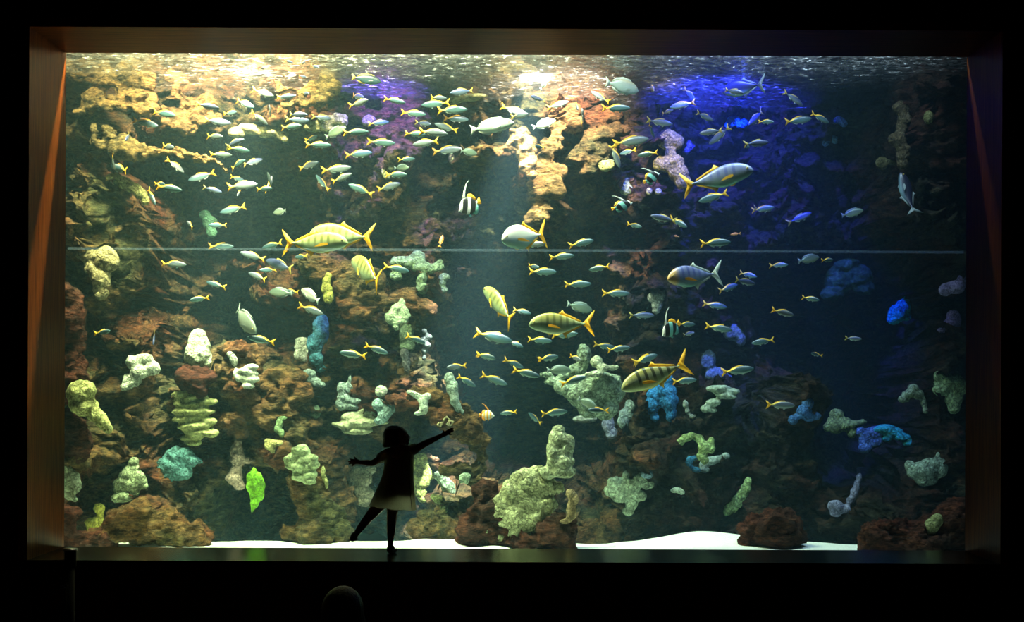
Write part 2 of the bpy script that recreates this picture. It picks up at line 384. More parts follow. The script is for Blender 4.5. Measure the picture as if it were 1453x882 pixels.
me = bpy.data.meshes.new('reef_wall'); me.vertices.add(len(verts)); me.vertices.foreach_set('co', verts.ravel())
me.loops.add(q.size); me.loops.foreach_set('vertex_index', q.ravel()); me.polygons.add(len(q)); me.polygons.foreach_set('loop_start', np.arange(0, q.size, 4)); me.polygons.foreach_set('use_smooth', [True] * len(q))
me.update(calc_edges=True)
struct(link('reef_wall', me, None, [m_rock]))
# sides and back of the tank shell, unseen behind the rock but closing it against stray light
m_shell = plain('tank_shell', (0.02, 0.05, 0.08), 0.9)
struct(box_obj('wall_tank_left', (TX0 - .1, 0.0, TZ0), (TX0, TY1, CZ), m_shell)); struct(box_obj('wall_tank_right', (TX1, 0.0, TZ0), (TX1 + .1, TY1, CZ), m_shell))
struct(box_obj('wall_tank_back', (TX0, TY1, TZ0), (TX1, TY1 + .1, CZ), m_shell))

# ------------------------------------------------------------------ sand
m, nt, out = mat('white_sand')
b = N(nt, 'ShaderNodeBsdfPrincipled'); L(nt, b, 0, out, 0)
geo = N(nt, 'ShaderNodeNewGeometry'); nz = N(nt, 'ShaderNodeTexNoise', i_Scale=120.0, i_Detail=3.0); L(nt, geo, 'Position', nz, 'Vector')
r = ramp(nt, nz, 0, [(0.3, (0.62, 0.62, 0.55)), (0.6, (0.86, 0.86, 0.8))]); L(nt, r, 0, b, 'Base Color'); b.inputs['Roughness'].default_value = 0.9
SNX, SNY = 240, 120
sx = np.linspace(TX0, TX1, SNX); sy = np.linspace(0.06, 6.9, SNY); SX, SY = np.meshgrid(sx, sy, indexing='ij')
SZ = -0.1 + .085 * np.exp(-((SX - 1.45) / .42) ** 2 - ((SY - 1.15) / .4) ** 2) + .05 * vnoise(SX * 1.5, SY * 1.5, 50) + .03 * vnoise(SX * 5, SY * 5, 51) - .17 * np.clip(SY - 1.1, 0, 3)
vv = np.stack([SX.ravel(), SY.ravel(), SZ.ravel()], 1); idx = np.arange(SNX * SNY).reshape(SNX, SNY)
fc = np.stack([idx[:-1, :-1].ravel(), idx[1:, :-1].ravel(), idx[1:, 1:].ravel(), idx[:-1, 1:].ravel()], 1).tolist()
struct(link('sand_floor', mesh_from('sand_floor', vv, fc), None, [m]))

# ------------------------------------------------------------------ corals and loose rocks
from mathutils.bvhtree import BVHTree
BV = [BVHTree.FromPolygons(ROCKV.tolist(), ROCKQ.tolist())]
CAMP = Vector((0, -CAMD, CAMZ))
def hit(px, py):
    d = (P(px, py, 1.0) - CAMP).normalized(); best = 7.2
    for bv in BV:
        r_ = bv.ray_cast(CAMP, d)
        if r_[0] is not None: best = min(best, r_[0].y)
    return best
def lumpy(name, blobs, Y, voxel, amp, freq, style, seed, round_=1.0):
    """union of lumps (px, py, rx, ry) around depth Y, carved by noise; origin at its middle"""
    bm = bmesh.new(); k = (CAMD + Y) / FPX; rs = random.Random(seed)
    cs = []
    if blobs[0][0] == 'crag':          # a heap of many small jagged lumps between corner points
        _, pts, n, r0, r1 = blobs[0]; out = []
        for i in range(n):
            t = rs.random() * (len(pts) - 1); a = int(t); u = t - a; p, q_ = pts[a], pts[a + 1]
            wd = p[2] * (1 - u) + q_[2] * u
            out.append((p[0] * (1 - u) + q_[0] * u + rs.gauss(0, .45) * wd, p[1] * (1 - u) + q_[1] * u + rs.gauss(0, .45) * wd * .8, rs.uniform(r0, r1) * 1.3, rs.uniform(r0, r1) * .8))
        blobs = out
    for i, bl in enumerate(blobs):
        px, py, rx, ry = bl[:4]
        dy = bl[4] if len(bl) > 4 else rs.uniform(-.25, .25) * min(rx, ry) * k
        c = P(px, py, Y); c.y += dy; cs.append(c)
        if style == 'plate': dep = rx * k * .8
        else: dep = (.5 * (rx + ry)) * k * round_
        rot = Matrix.Rotation(rs.uniform(-.12, .12), 3, 'Y')
        ball(bm, c, (rx * k * 1.18, dep, ry * k * 1.18), rot)
    me = remeshed(bm, voxel, 4 if style in ('soft', 'cell', 'finger') else 1)
    mid = sum(cs, Vector()) / len(cs)
    off = Vector((seed * 3.1, seed * 1.7, 0))
    vs_ = me.vertices
    nr = [v.normal.copy() for v in vs_]
    for v, n_ in zip(vs_, nr):
        p = v.co
        q = p * freq + off
        if style == 'cell':
            d_, _ = mnoise.voronoi(q); h = amp * (.55 - d_[0]) * 1.2
            h += amp * .9 * mnoise.noise(q * .55) + amp * .5 * mnoise.noise(q * 2.7)
        elif style == 'rock':
            h = amp * (mnoise.ridged_multi_fractal(q * .8, .8, 2.1, 6, 1.0, 2.0) * .55 - .7 + mnoise.noise(q * .4) * .9)
        elif style == 'plate':
            h = amp * (mnoise.noise(Vector((q.x * .6, q.y * .6, q.z * 2.4))) + .4 * mnoise.noise(q * 2.5))
        elif style == 'finger':
            h = amp * (mnoise.noise(q * 1.8) + .5 * abs(mnoise.noise(q * 4)))
        else:
            h = amp * (1.3 * mnoise.noise(q) + .9 * mnoise.noise(q * 2.3) + .5 * mnoise.noise(q * 5.1))
        v.co = p + n_ * h - mid
    me.update(); me.name = name
    o = bpy.data.objects.new(name, me); COL.objects.link(o); o.location = mid
    return o
YG = (0.50, 0.50, 0.20); PALE = (0.62, 0.68, 0.48); GREEN = (0.32, 0.46, 0.22); WHITE = (0.85, 0.88, 0.72); TAN = (0.52, 0.42, 0.22)
BLUE = (0.03, 0.22, 0.55); TEAL = (0.16, 0.38, 0.40); GREY = (0.36, 0.44, 0.42); PINK = (0.58, 0.42, 0.33); PURP = (0.24, 0.24, 0.50); YEL = (0.75, 0.66, 0.12)
CYAN = (0.05, 0.45, 0.72); OLIVE = (0.28, 0.32, 0.16); SLATE = (0.10, 0.19, 0.36)
# name, short phrase used by neighbours, label, colour, style, amp, lumps
CORALS = [
 ('mushroom_coral', 'tan mushroom-shaped coral', 'tan mushroom-shaped coral with a broad cap and narrow stem on the left wall', TAN, 'cell', .018, [(128,366,19,9),(150,372,17,17),(135,380,15,13),(143,398,13,14),(142,415,9,12),(140,388,14,14)]),
 ('sponge', 'yellow club-shaped sponge', 'pale yellow club-shaped sponge whose thin tail points down to the right', YG, 'soft', .014, [(116,560,19,16),(118,577,18,14),(135,590,11,9),(146,601,7,9),(153,610,6,7),(105,562,9,13)]),
 ('coral', 'white knobbly coral', 'white and mint knobbly coral glowing between the yellow club sponge and the cone', WHITE, 'soft', .012, [(188,516,10,8),(205,512,12,8),(214,525,12,9),(200,530,13,9),(188,542,12,9),(183,551,11,6)]),
 ('cone_coral', 'white cone coral', 'smooth white cone-shaped coral standing on a dark rock stub', PALE, 'soft', .014, [(281,479,11,10),(281,492,14,13),(282,505,17,12),(270,508,9,8),(293,515,10,9),(280,514,17,7)]),
 ('plate_coral', 'tall stack of green plates', 'tall stack of yellow-green plate coral tiers below the white cone', YG, 'plate', .009, [(262,560,17,4),(270,566,22,5),(288,572,19,5),(272,576,23,5),(275,586,27,5.5),(270,595,23,5.5),(290,598,17,5),(278,606,23,5.5),(283,614,23,5),(301,616,9,6),(272,622,15,5),(275,630,11,4)]),
 ('coral', 'small white polyp strip', 'small white polyp strip on top of the brown mound', WHITE, 'cell', .006, [(327,504,6,4),(332,512,6,5),(333,518,4,4)]),
 ('plate_coral', 'cluster of white discs', 'cluster of small glowing white discs on the brown mound', WHITE, 'plate', .004, [(335,532,4,8),(350,528,11,4),(357,522,9,4),(345,538,10,5),(357,540,11,3.5),(352,549,9,4),(356,532,10,3.5)]),
 ('coral', 'blue-green lobed coral', 'blue-green mottled coral lump tapering to the right, below the tall plate stack', TEAL, 'soft', .014, [(255,648,19,12),(245,662,18,15),(255,672,16,11),(272,655,12,8),(282,657,7,4),(240,675,10,9)]),
 ('lobed_coral', 'pyramid of green lobes', 'pyramid-shaped heap of pale green coral lobes above the sand at lower left', (0.55,0.62,0.36), 'cell', .012, [(190,657,8,6),(188,667,11,6),(182,676,13,7),(196,677,11,7),(200,684,10,6),(176,688,12,8),(188,690,10,8),(203,692,8,4),(170,697,8,6),(178,706,12,7),(168,708,9,6),(193,702,6,5)]),
 ('lobed_coral', 'pale coral cut by the left frame', 'pale green lobed coral cut off by the left edge of the window', PALE, 'cell', .011, [(97,668,6,7),(103,680,11,9),(107,690,9,11),(100,703,8,8),(107,711,4,5),(94,690,6,17)]),
 ('sponge', 'small bright yellow sponge', 'small bright yellow two-lobed sponge at the lower left corner', YEL, 'soft', .009, [(142,724,7,7),(143,734,5,5),(137,742,10,6),(132,750,8,7),(126,741,6,5)]),
 ('coral', 'upright pink coral', 'upright dusty pink coral with one stub pointing right', PINK, 'finger', .013, [(338,628,5,6),(336,640,8,8),(338,652,10,10),(352,655,9,4),(336,668,8,7),(333,680,11,8),(340,690,8,6)]),
 ('coral', 'small cluster of yellow buds', 'small crinkled cluster of yellow buds above the bright green leaf shape', (0.7,0.62,0.25), 'finger', .006, [(380,627,5,4),(390,630,7,4.5),(398,630,5,4),(385,637,6,4),(388,642,4,3),(378,634,3,4)]),
 ('coral', 'narrow green blade coral', 'narrow green blade of coral just above the cluster of yellow buds', GREEN, 'soft', .005, [(402,594,6,3),(397,601,5,6),(394,610,5,6),(400,616,4,6)]),
 ('brain_coral', 'folded green coral', 'folded green coral with dark creases and a yellow lower lip', (0.50,0.60,0.32), 'plate', .012, [(428,640,12,7),(420,650,11,7),(411,656,8,9),(433,653,13,5.5),(442,651,10,6),(425,664,13,7),(440,662,13,6),(438,674,12,6),(425,678,11,5),(440,684,9,5)]),
 ('coral', 'yellow sliver on the rock edge', 'thin yellow coral sliver running down the rock edge beside the folded green coral', YG, 'soft', .004, [(459,672,3,9),(464,686,3,9)]),
 ('coral', 'white and blue polyp heap', 'white and pale blue polyp heap beside a large blue sponge', WHITE, 'cell', .009, [(428,485,9,6),(424,493,6,5),(425,505,7,7),(433,510,6,5),(436,497,6,7)]),
 ('sponge', 'tall blue sponge', 'tall dim blue sponge behind the white and blue polyp heap', (0.10,0.33,0.48), 'soft', .014, [(455,470,10,20),(447,490,11,17),(450,510,9,10),(456,524,7,5)]),
 ('coral', 'pale blue split coral', 'pale blue split coral lump below the tall blue sponge', GREY, 'cell', .008, [(439,531,9,6),(437,540,8,5),(449,543,6,6),(457,547,5,4)]),
 ('coral', 'small green pebble coral', 'small dim green pebble-shaped coral alone on the shaded rock', (0.36,0.48,0.32), 'soft', .004, [(449,581,5,5),(448,589,7,6)]),
 ('plate_coral', 'large ringed plate coral', 'large ringed cream and green plate coral above the child', (0.55,0.55,0.34), 'plate', .009, [(495,605,22,4.5),(510,600,25,6),(508,612,20,5),(525,600,20,5.5),(545,600,8,2.5),(485,603,10,4),(500,592,14,7),(520,588,14,7)]),
 ('coral', 'grey spiked coral', 'grey coral with a thin upright spike rising from the large ringed plate', GREY, 'cell', .010, [(496,541,2.5,8),(495,551,5,6),(485,552,6,9),(488,565,8,5),(500,569,12,4),(484,575,8,7),(497,578,11,4)]),
 ('coral', 'round white knob', 'round white coral knob on top of the bluish cluster', WHITE, 'cell', .005, [(541,556,8,8)]),
 ('lobed_coral', 'bluish lobed cluster', 'bluish grey lobed coral cluster right of the large ringed plate', (0.32,0.46,0.46), 'cell', .009, [(537,575,9,8),(552,582,8,6),(545,590,9,6),(540,597,9,5),(555,578,5,5)]),
 ('coral', 'white forked coral', 'white forked coral above the outstretched right arm of the child', (0.75,0.85,0.7), 'soft', .006, [(584,557,7,3.5),(592,562,7,4),(607,562,6,4.5),(601,570,7,6),(602,580,6,8),(594,587,6,3)]),
 ('coral', 'long pale drooping coral', 'long pale grey coral drooping at the edge of the blue cave', (0.42,0.52,0.45), 'soft', .008, [(638,538,6,8),(642,550,8,11),(645,565,7,11),(650,577,5,8),(656,586,3,5)]),
 ('coral', 'pale green upright coral', 'pale green upright coral shaped like a bent hand, centre of the reef', (0.45,0.55,0.36), 'finger', .011, [(570,430,5,6),(565,440,11,8),(557,451,10,9),(567,455,11,7),(575,447,6,8),(563,464,6,5)]),
 ('coral', 'oval green coral', 'oval dull green coral hanging under the pale green upright coral', (0.33,0.43,0.26), 'soft', .008, [(577,468,10,8),(577,480,10,10),(578,492,10,8)]),
 ('coral', 'grey-mauve hanging coral', 'grey-mauve coral strip hanging below the oval green coral', (0.34,0.32,0.32), 'finger', .007, [(574,503,6,8),(577,515,6,8),(577,524,4,5)]),
 ('coral', 'string of grey lumps', 'dim string of small grey coral lumps right of the oval green coral', (0.30,0.34,0.3), 'cell', .006, [(602,470,4,4),(608,478,5,4),(600,484,5,5),(606,490,5,5),(602,498,4,5),(601,508,3,4)]),
 ('coral', 'green star-shaped coral', 'large dull green star-shaped coral with blunt arms', (0.30,0.40,0.22), 'soft', .012, [(572,373,19,8),(592,366,10,9),(598,380,13,10),(614,380,12,6),(624,376,6,8),(598,395,7,10),(599,409,8,8),(560,392,8,6)]),
 ('coral', 'small green stump coral', 'small dull green stump coral right of the star-shaped coral', (0.28,0.38,0.22), 'soft', .008, [(630,393,8,5),(626,402,6,8),(628,412,6,5)]),
 ('sponge', 'mustard yellow sponge', 'mustard yellow upright sponge left of the centre rock pillar', (0.5,0.46,0.1), 'soft', .009, [(466,392,5,5),(463,400,6,6),(463,410,7,7),(466,421,7,8),(465,428,6,4)]),
 ('lobed_coral', 'pinkish lumps behind the child', 'pinkish lumpy coral column behind the left side of the child', (0.46,0.40,0.28), 'cell', .010, [(510,668,9,6),(527,667,7,5),(500,678,9,8),(518,680,10,9),(497,690,6,7),(512,695,10,9),(503,708,8,7),(518,713,9,7),(525,700,6,8)]),
 ('brain_coral', 'bright yellow coral', 'bright yellow lobed coral directly behind the right edge of the dress', (0.82,0.80,0.22), 'cell', .009, [(597,650,10,7),(597,662,11,9),(604,672,10,8),(612,676,6,5),(598,684,12,9),(597,698,9,8),(601,708,6,5),(590,670,6,20)]),
 ('coral', 'pale green stepped coral', 'pale green stepped coral pieces right of the bright yellow coral', (0.5,0.62,0.38), 'cell', .007, [(624,675,7,6),(630,680,8,5),(636,690,9,8),(641,697,6,7),(628,684,6,5)]),
 ('coral', 'round green button coral', 'small round green button coral nearest the blue cave', (0.45,0.58,0.4), 'cell', .005, [(660,676,8,5),(655,682,4,4),(663,682,4,5)]),
 ('coral', 'low lime coral lobe', 'lime lobed coral sliding down the rock below the stepped pieces', (0.55,0.62,0.25), 'cell', .006, [(616,705,5,4),(624,709,8,6),(631,720,5,8)]),
 ('brain_coral', 'large slanting brain coral', 'largest coral mass, pale yellow-green and pitted, slanting down to the sand', (0.60,0.62,0.34), 'cell', .016, [(760,668,11,8),(748,680,21,14),(770,690,20,14),(735,695,21,14),(752,705,26,16),(722,712,21,14),(790,692,10,9),(770,715,19,14),(712,725,17,12),(735,728,24,16),(755,730,18,12),(779,722,8,8),(768,740,8,8),(715,740,12,9),(740,748,14,9),(690,749,8,7),(708,762,8,7),(730,757,9,7),(746,760,7,9),(750,770,6,5),(767,771,6,5),(765,752,7,6)]),
 ('coral', 'upright block coral', 'upright block of mint and cream coral on top of the large slanting one', (0.62,0.68,0.42), 'cell', .012, [(793,610,8,8),(792,622,11,11),(803,628,12,12),(797,640,16,12),(796,655,18,11),(799,668,17,10),(784,645,7,20),(778,670,12,9)]),
 ('coral', 'small tan twisted coral', 'small tan twisted coral in the shade right of the large slanting one', (0.46,0.34,0.18), 'finger', .009, [(810,700,6,7),(815,708,7,8),(811,720,6,9),(812,730,7,6),(803,739,8,3)]),
 ('shelf_coral', 'broad overhanging shelf coral', 'broad overhanging pale green shelf coral with knobs along its rim', (0.40,0.50,0.36), 'cell', .016, [(775,531,9,4),(785,540,12,5),(800,533,8,4),(850,545,27,17),(830,560,23,17),(865,555,20,20),(840,578,18,13),(860,578,17,15),(800,550,14,8),(815,555,15,9),(828,503,9,15),(820,525,12,10)]),
 ('lobed_coral', 'cream rim knobs', 'row of cream coral knobs sitting on the rim of the overhanging shelf', (0.62,0.66,0.46), 'cell', .006, [(845,513,8,8,-.12),(855,521,8,5,-.14),(868,521,9,4,-.12),(842,530,12,4,-.16),(820,536,10,4,-.16)]),
 ('plate_coral', 'striped disc coral', 'striped grey disc coral hanging beneath the overhanging shelf', (0.42,0.46,0.4), 'plate', .006, [(830,594,16,5)]),
 ('coral', 'dim purple hanging lobe', 'dim purple-grey coral lobe hanging lowest under the overhanging shelf', (0.26,0.28,0.38), 'soft', .008, [(863,600,8,12),(868,613,8,8)]),
 ('coral', 'grey hook coral', 'grey-white hook of coral between the overhanging shelf and the blue sponge', GREY, 'cell', .008, [(894,576,7,9),(888,586,9,7),(885,598,8,9),(895,590,7,5)]),
 ('sponge', 'blue sponge under the striped jack', 'deep blue sponge right of the grey hook coral, broad at the top', BLUE, 'soft', .012, [(948,538,7,9),(945,553,14,10),(930,558,11,8),(950,568,11,14),(952,585,7,12),(925,575,10,11),(930,590,6,6)]),
 ('lobed_coral', 'round heap of green lobes', 'round heap of dull green coral lobes on the dark lower right rock', (0.42,0.50,0.34), 'cell', .011, [(889,673,5,6),(873,682,10,6),(870,696,11,8),(880,704,10,8),(894,690,14,10),(910,680,11,9),(920,686,9,7),(897,702,11,8),(908,702,9,7),(898,714,8,8),(893,724,7,6),(880,692,12,8)]),
 ('coral', 'small blue bud coral', 'small blue bud at the upper right of the round heap of green lobes', (0.24,0.36,0.46), 'cell', .004, [(919,672,8,6)]),
 ('coral', 'tiny pale coral chip', 'tiny pale coral chip alone right of the round heap of green lobes', (0.5,0.58,0.44), 'soft', .004, [(960,694,8,4),(968,697,5,4)]),
 ('coral', 'green arched coral', 'green coral bent in an arch above a dim blue ring', (0.42,0.55,0.22), 'cell', .008, [(961,633,5,4),(966,626,6,5),(974,620,7,5),(984,617,8,5),(993,622,6,6),(999,632,8,8),(1010,625,4,7),(1009,635,6,7),(996,645,7,6),(1000,652,6,5)]),
 ('coral', 'grey cracked plate', 'grey cracked coral plate pointing right under the green arch', GREY, 'plate', .006, [(1000,657,7,6),(1010,652,8,6),(1020,650,8,5),(1030,645,6,4),(1000,665,7,4)]),
 ('sponge', 'dim blue ring', 'dim blue ring-shaped sponge beneath the green arched coral', (0.04,0.2,0.38), 'soft', .004, [(978,655,5,9),(988,665,7,4),(986,648,6,3)]),
 ('coral', 'layered grey coral', 'layered grey-green coral at the left edge of the right-hand cave', (0.40,0.48,0.38), 'plate', .008, [(1020,550,16,5),(1037,553,12,4),(1030,560,14,4),(1012,570,10,5),(1002,578,8,5),(1012,581,6,3)]),
 ('coral', 'shadowy blue-grey lobes', 'shadowy blue-grey coral lobes above the layered grey coral', (0.14,0.2,0.26), 'soft', .01, [(1005,510,10,14),(1015,530,14,10),(1025,535,12,6)]),
 ('coral', 'thin grey twig coral', 'thin grey-green twig of coral right of the deep blue sponge', (0.36,0.4,0.32), 'soft', .004, [(973,572,4,6),(976,582,4,4),(983,590,6,4)]),
 ('finger_coral', 'green finger coral', 'green finger coral leaning right with a flared foot', (0.42,0.56,0.24), 'cell', .008, [(1062,681,5,6),(1060,691,7,8),(1054,702,7,9),(1046,711,8,9),(1038,719,9,7),(1033,724,6,5)]),
 ('lobed_coral', 'dark blue lobes', 'dark blue lobed coral at the foot of the right-hand cave', (0.05,0.15,0.40), 'soft', .007, [(1146,570,8,8),(1140,582,10,9),(1126,593,7,7),(1155,588,9,6),(1148,590,10,6)]),
 ('coral', 'green frilled coral', 'green frilled coral with a thin arm, left of the blue draped one', (0.48, 0.58, 0.14), 'cell', .010, [(1187,585,9,7),(1186,600,12,12),(1200,600,12,9),(1175,604,6,6),(1215,598,10,4),(1208,612,6,7),(1225,596,5,3)]),
 ('coral', 'slate blue folded coral', 'slate blue folded coral between the green frilled and cyan ones', (0.14,0.26,0.44), 'cell', .008, [(1220,610,8,8),(1228,620,9,9),(1228,634,9,7),(1240,612,11,9),(1243,624,9,8)]),
 ('sponge', 'bright cyan sponge', 'bright cyan sponge draped to the right over a dark ledge', (0.05, 0.6, 0.6), 'soft', .008, [(1255,606,14,6),(1268,612,13,7),(1280,618,11,6),(1290,626,9,4),(1258,620,7,5)]),
 ('coral', 'mauve hooked coral', 'mauve hook-shaped coral with a long upright arm', (0.26,0.26,0.42), 'soft', .007, [(1187,716,11,9),(1186,726,8,5),(1200,720,7,5),(1207,708,6,6),(1213,698,4.5,8),(1217,686,4.5,8),(1220,675,4,6)]),
 ('coral', 'grey bowl-shaped coral', 'grey-green bowl-shaped coral with a small tip, far right', (0.38,0.48,0.40), 'cell', .010, [(1332,643,3,4),(1325,655,17,8),(1335,662,9,13),(1310,664,19,10),(1292,658,7,7),(1315,678,15,8),(1300,668,12,8)]),
 ('coral', 'green arch over a hole', 'small green coral arch over a dark hole on the right wall', (0.38,0.45,0.26), 'cell', .006, [(1295,548,7,6),(1290,556,9,5),(1280,564,6,5),(1303,557,7,7),(1311,568,4,8),(1313,579,4,6),(1288,565,3,3)]),
 ('coral', 'green coral at the right frame', 'lumpy green coral hanging against the right edge of the window', (0.38,0.48,0.26), 'cell', .011, [(1332,532,8,8),(1345,540,17,12),(1358,545,13,15),(1354,563,11,12),(1353,576,8,7),(1335,550,10,8)]),
 ('sponge', 'bright blue oval sponge', 'bright blue oval sponge standing out on the dark right wall', (0.0, 0.5, 0.62), 'cell', .008, [(1288,423,6,7),(1282,432,10,10),(1272,442,12,11),(1268,450,9,7),(1286,445,7,7)]),
 ('coral', 'upper violet coral', 'violet coral against the right frame, upper of two', (0.34, 0.26, 0.5), 'soft', .007, [(1342,408,10,8),(1355,405,12,9),(1364,395,7,10)]),
 ('coral', 'lower violet coral', 'violet coral near the right frame, lower of two', (0.36, 0.24, 0.5), 'soft', .007, [(1353,445,9,8),(1350,456,12,8),(1338,465,9,4),(1360,455,4,7)]),
 ('coral', 'olive stump in the right corner', 'dim olive coral stump in the lower right corner', (0.26,0.28,0.12), 'soft', .008, [(1331,734,8,8),(1322,744,10,9),(1320,760,10,9),(1319,768,7,6)]),
 ('fan_coral', 'tan fan coral', 'tan fan-shaped coral spreading down from the dark upper right wall', (0.34, 0.25, 0.05), 'cell', .012, [(948,190,10,7),(942,200,9,9),(957,200,11,10),(940,232,14,10),(955,228,13,10),(962,245,13,12),(968,258,11,10),(966,268,7,5),(950,215,7,10)]),
 ('coral', 'mauve round coral', 'mauve round coral lump beside the top of the tan fan', (0.32,0.26,0.42), 'cell', .008, [(974,205,10,12)]),
 ('coral', 'dim yellow disc coral', 'dim yellow disc-shaped coral right of the sunlit rock column', (0.40,0.40,0.14), 'soft', .008, [(859,233,11,9)]),
 ('coral', 'blue-topped olive coral', 'olive coral lump with a bluish top below the dim yellow disc', (0.30,0.34,0.2), 'soft', .007, [(888,258,7,7),(887,268,9,9)]),
 ('coral', 'left cream bud', 'left one of two cream buds under the tan fan', (0.5,0.42,0.24), 'cell', .003, [(920,271,4.5,5.5)]),
 ('coral', 'right cream bud', 'right one of two cream buds under the tan fan', (0.58,0.5,0.28), 'cell', .003, [(933,271,5,5)]),
 ('sponge', 'vivid blue upper sponge', 'vivid blue lobed sponge in the dark upper right water', (0.02,0.36,0.8), 'cell', .007, [(1040,168,9,6),(1050,173,9,7),(1033,176,6,5)]),
 ('coral', 'slate blue bud', 'slate blue coral bud, upper of the pair on the dark right wall', (0.08,0.18,0.4), 'soft', .005, [(1188,168,7,5),(1196,173,5,6)]),
 ('coral', 'pale blue chip', 'pale blue coral chip, lower of the pair on the dark right wall', (0.2,0.4,0.6), 'soft', .005, [(1180,194,7,4),(1170,201,5,5),(1183,198,5,4)]),
 ('coral', 'brown stalked coral', 'tall dim brown stalk of coral on the far upper right', (0.12, 0.09, 0.045), 'cell', .014, [(1278,150,13,9),(1282,165,9,10),(1278,180,8,9),(1272,195,12,10),(1280,215,9,14),(1279,230,7,7)]),
 ('coral', 'olive pad below the stalk', 'olive coral pad at the foot of the brown stalk', (0.15, 0.13, 0.05), 'soft', .008, [(1250,230,8,9),(1266,228,8,5)]),
 ('coral', 'olive knob at the far right', 'olive coral knob on the edge of the far right rock face', (0.17, 0.17, 0.06), 'soft', .004, [(1316,164,7,9)]),
 ('coral', 'yellow-green ledge coral', 'yellow-green crusty ledge coral high among the school of fish', (0.46,0.46,0.2), 'cell', .010, [(443,182,13,7),(455,174,14,8),(475,170,12,8),(487,172,6,9),(460,184,12,5)]),
 ('shelf_coral', 'brilliant yellow shelf', 'brilliant yellow shelf coral right under the warm lamp', (0.75,0.66,0.3), 'plate', .012, [(335,190,13,6),(355,185,17,7),(378,188,15,8),(395,192,10,5),(402,198,5,4)]),
 ('coral', 'flat green coral', 'flat dull green coral in the shaded recess at left', (0.16,0.40,0.24), 'soft', .005, [(290,307,8,7),(297,318,10,9),(300,332,7,7)]),
 ('finger_coral', 'thick yellow finger', 'thick yellow-green finger of coral reaching down right from the left wall', (0.46,0.44,0.16), 'cell', .010, [(160,256,12,7),(175,262,11,8),(188,268,11,7),(198,277,9,7),(205,287,5,6)]),
 ('coral', 'cream crook coral', 'cream crook-shaped coral beside two fish in the upper centre', (0.55,0.5,0.25), 'cell', .005, [(553,238,8,4),(544,244,4,7),(548,252,5,4)]),
 ('coral', 'round tan coral', 'round tan coral disc on the violet rock face', (0.48,0.44,0.22), 'cell', .005, [(522,173,9,8)]),
 ('coral', 'dull yellow drip coral', 'dull yellow coral hanging under the sunlit centre ledge', (0.42,0.4,0.16), 'soft', .005, [(641,226,6,8)]),
 ('coral', 'mossy green shelf', 'mossy green shelf coral just under the water at top centre', (0.36,0.38,0.14), 'plate', .006, [(640,142,20,5),(670,138,18,4)]),
 ('coral', 'pale speckled coral', 'pale grey speckled coral triangle on the dark centre right rock', (0.46,0.48,0.42), 'cell', .006, [(925,421,7,7),(935,420,9,7),(932,432,7,7),(930,440,5,4)]),
 ('plate_coral', 'wide dim teal coral', 'wide dim teal ribbed coral on the right wall above the cave', (0.02, 0.07, 0.02), 'plate', .014, [(1190,395,18,18),(1215,390,20,16),(1180,415,15,9),(1225,405,13,11),(1200,375,17,9)]),
 ('coral', 'dim grey curled coral', 'dim grey curled coral inside the left edge of the right-hand cave', (0.16,0.2,0.18), 'soft', .008, [(1025,462,13,7),(1040,470,13,11),(1050,480,8,9)]),
 ('sponge', 'small orange-pink sponge', 'small orange-pink finger sponge pointing right beside the bright yellow coral', (0.62,0.3,0.18), 'soft', .003, [(608,647,5,4),(618,652,5.5,4)]),
 ('coral', 'lacy tan coral', 'lacy tan coral of small open rings above the right hand of the child', (0.5,0.42,0.22), 'cell', .002, [(621,603,2.5,2),(625,606,2.5,2),(628,602,2,2.5),(624,599,2.5,2),(630,596,2,3),(634,592,3,2),(638,597,2,3),(635,602,3,2),(641,592,2,2),(643,599,2,3),(639,604,3,2)]),
]
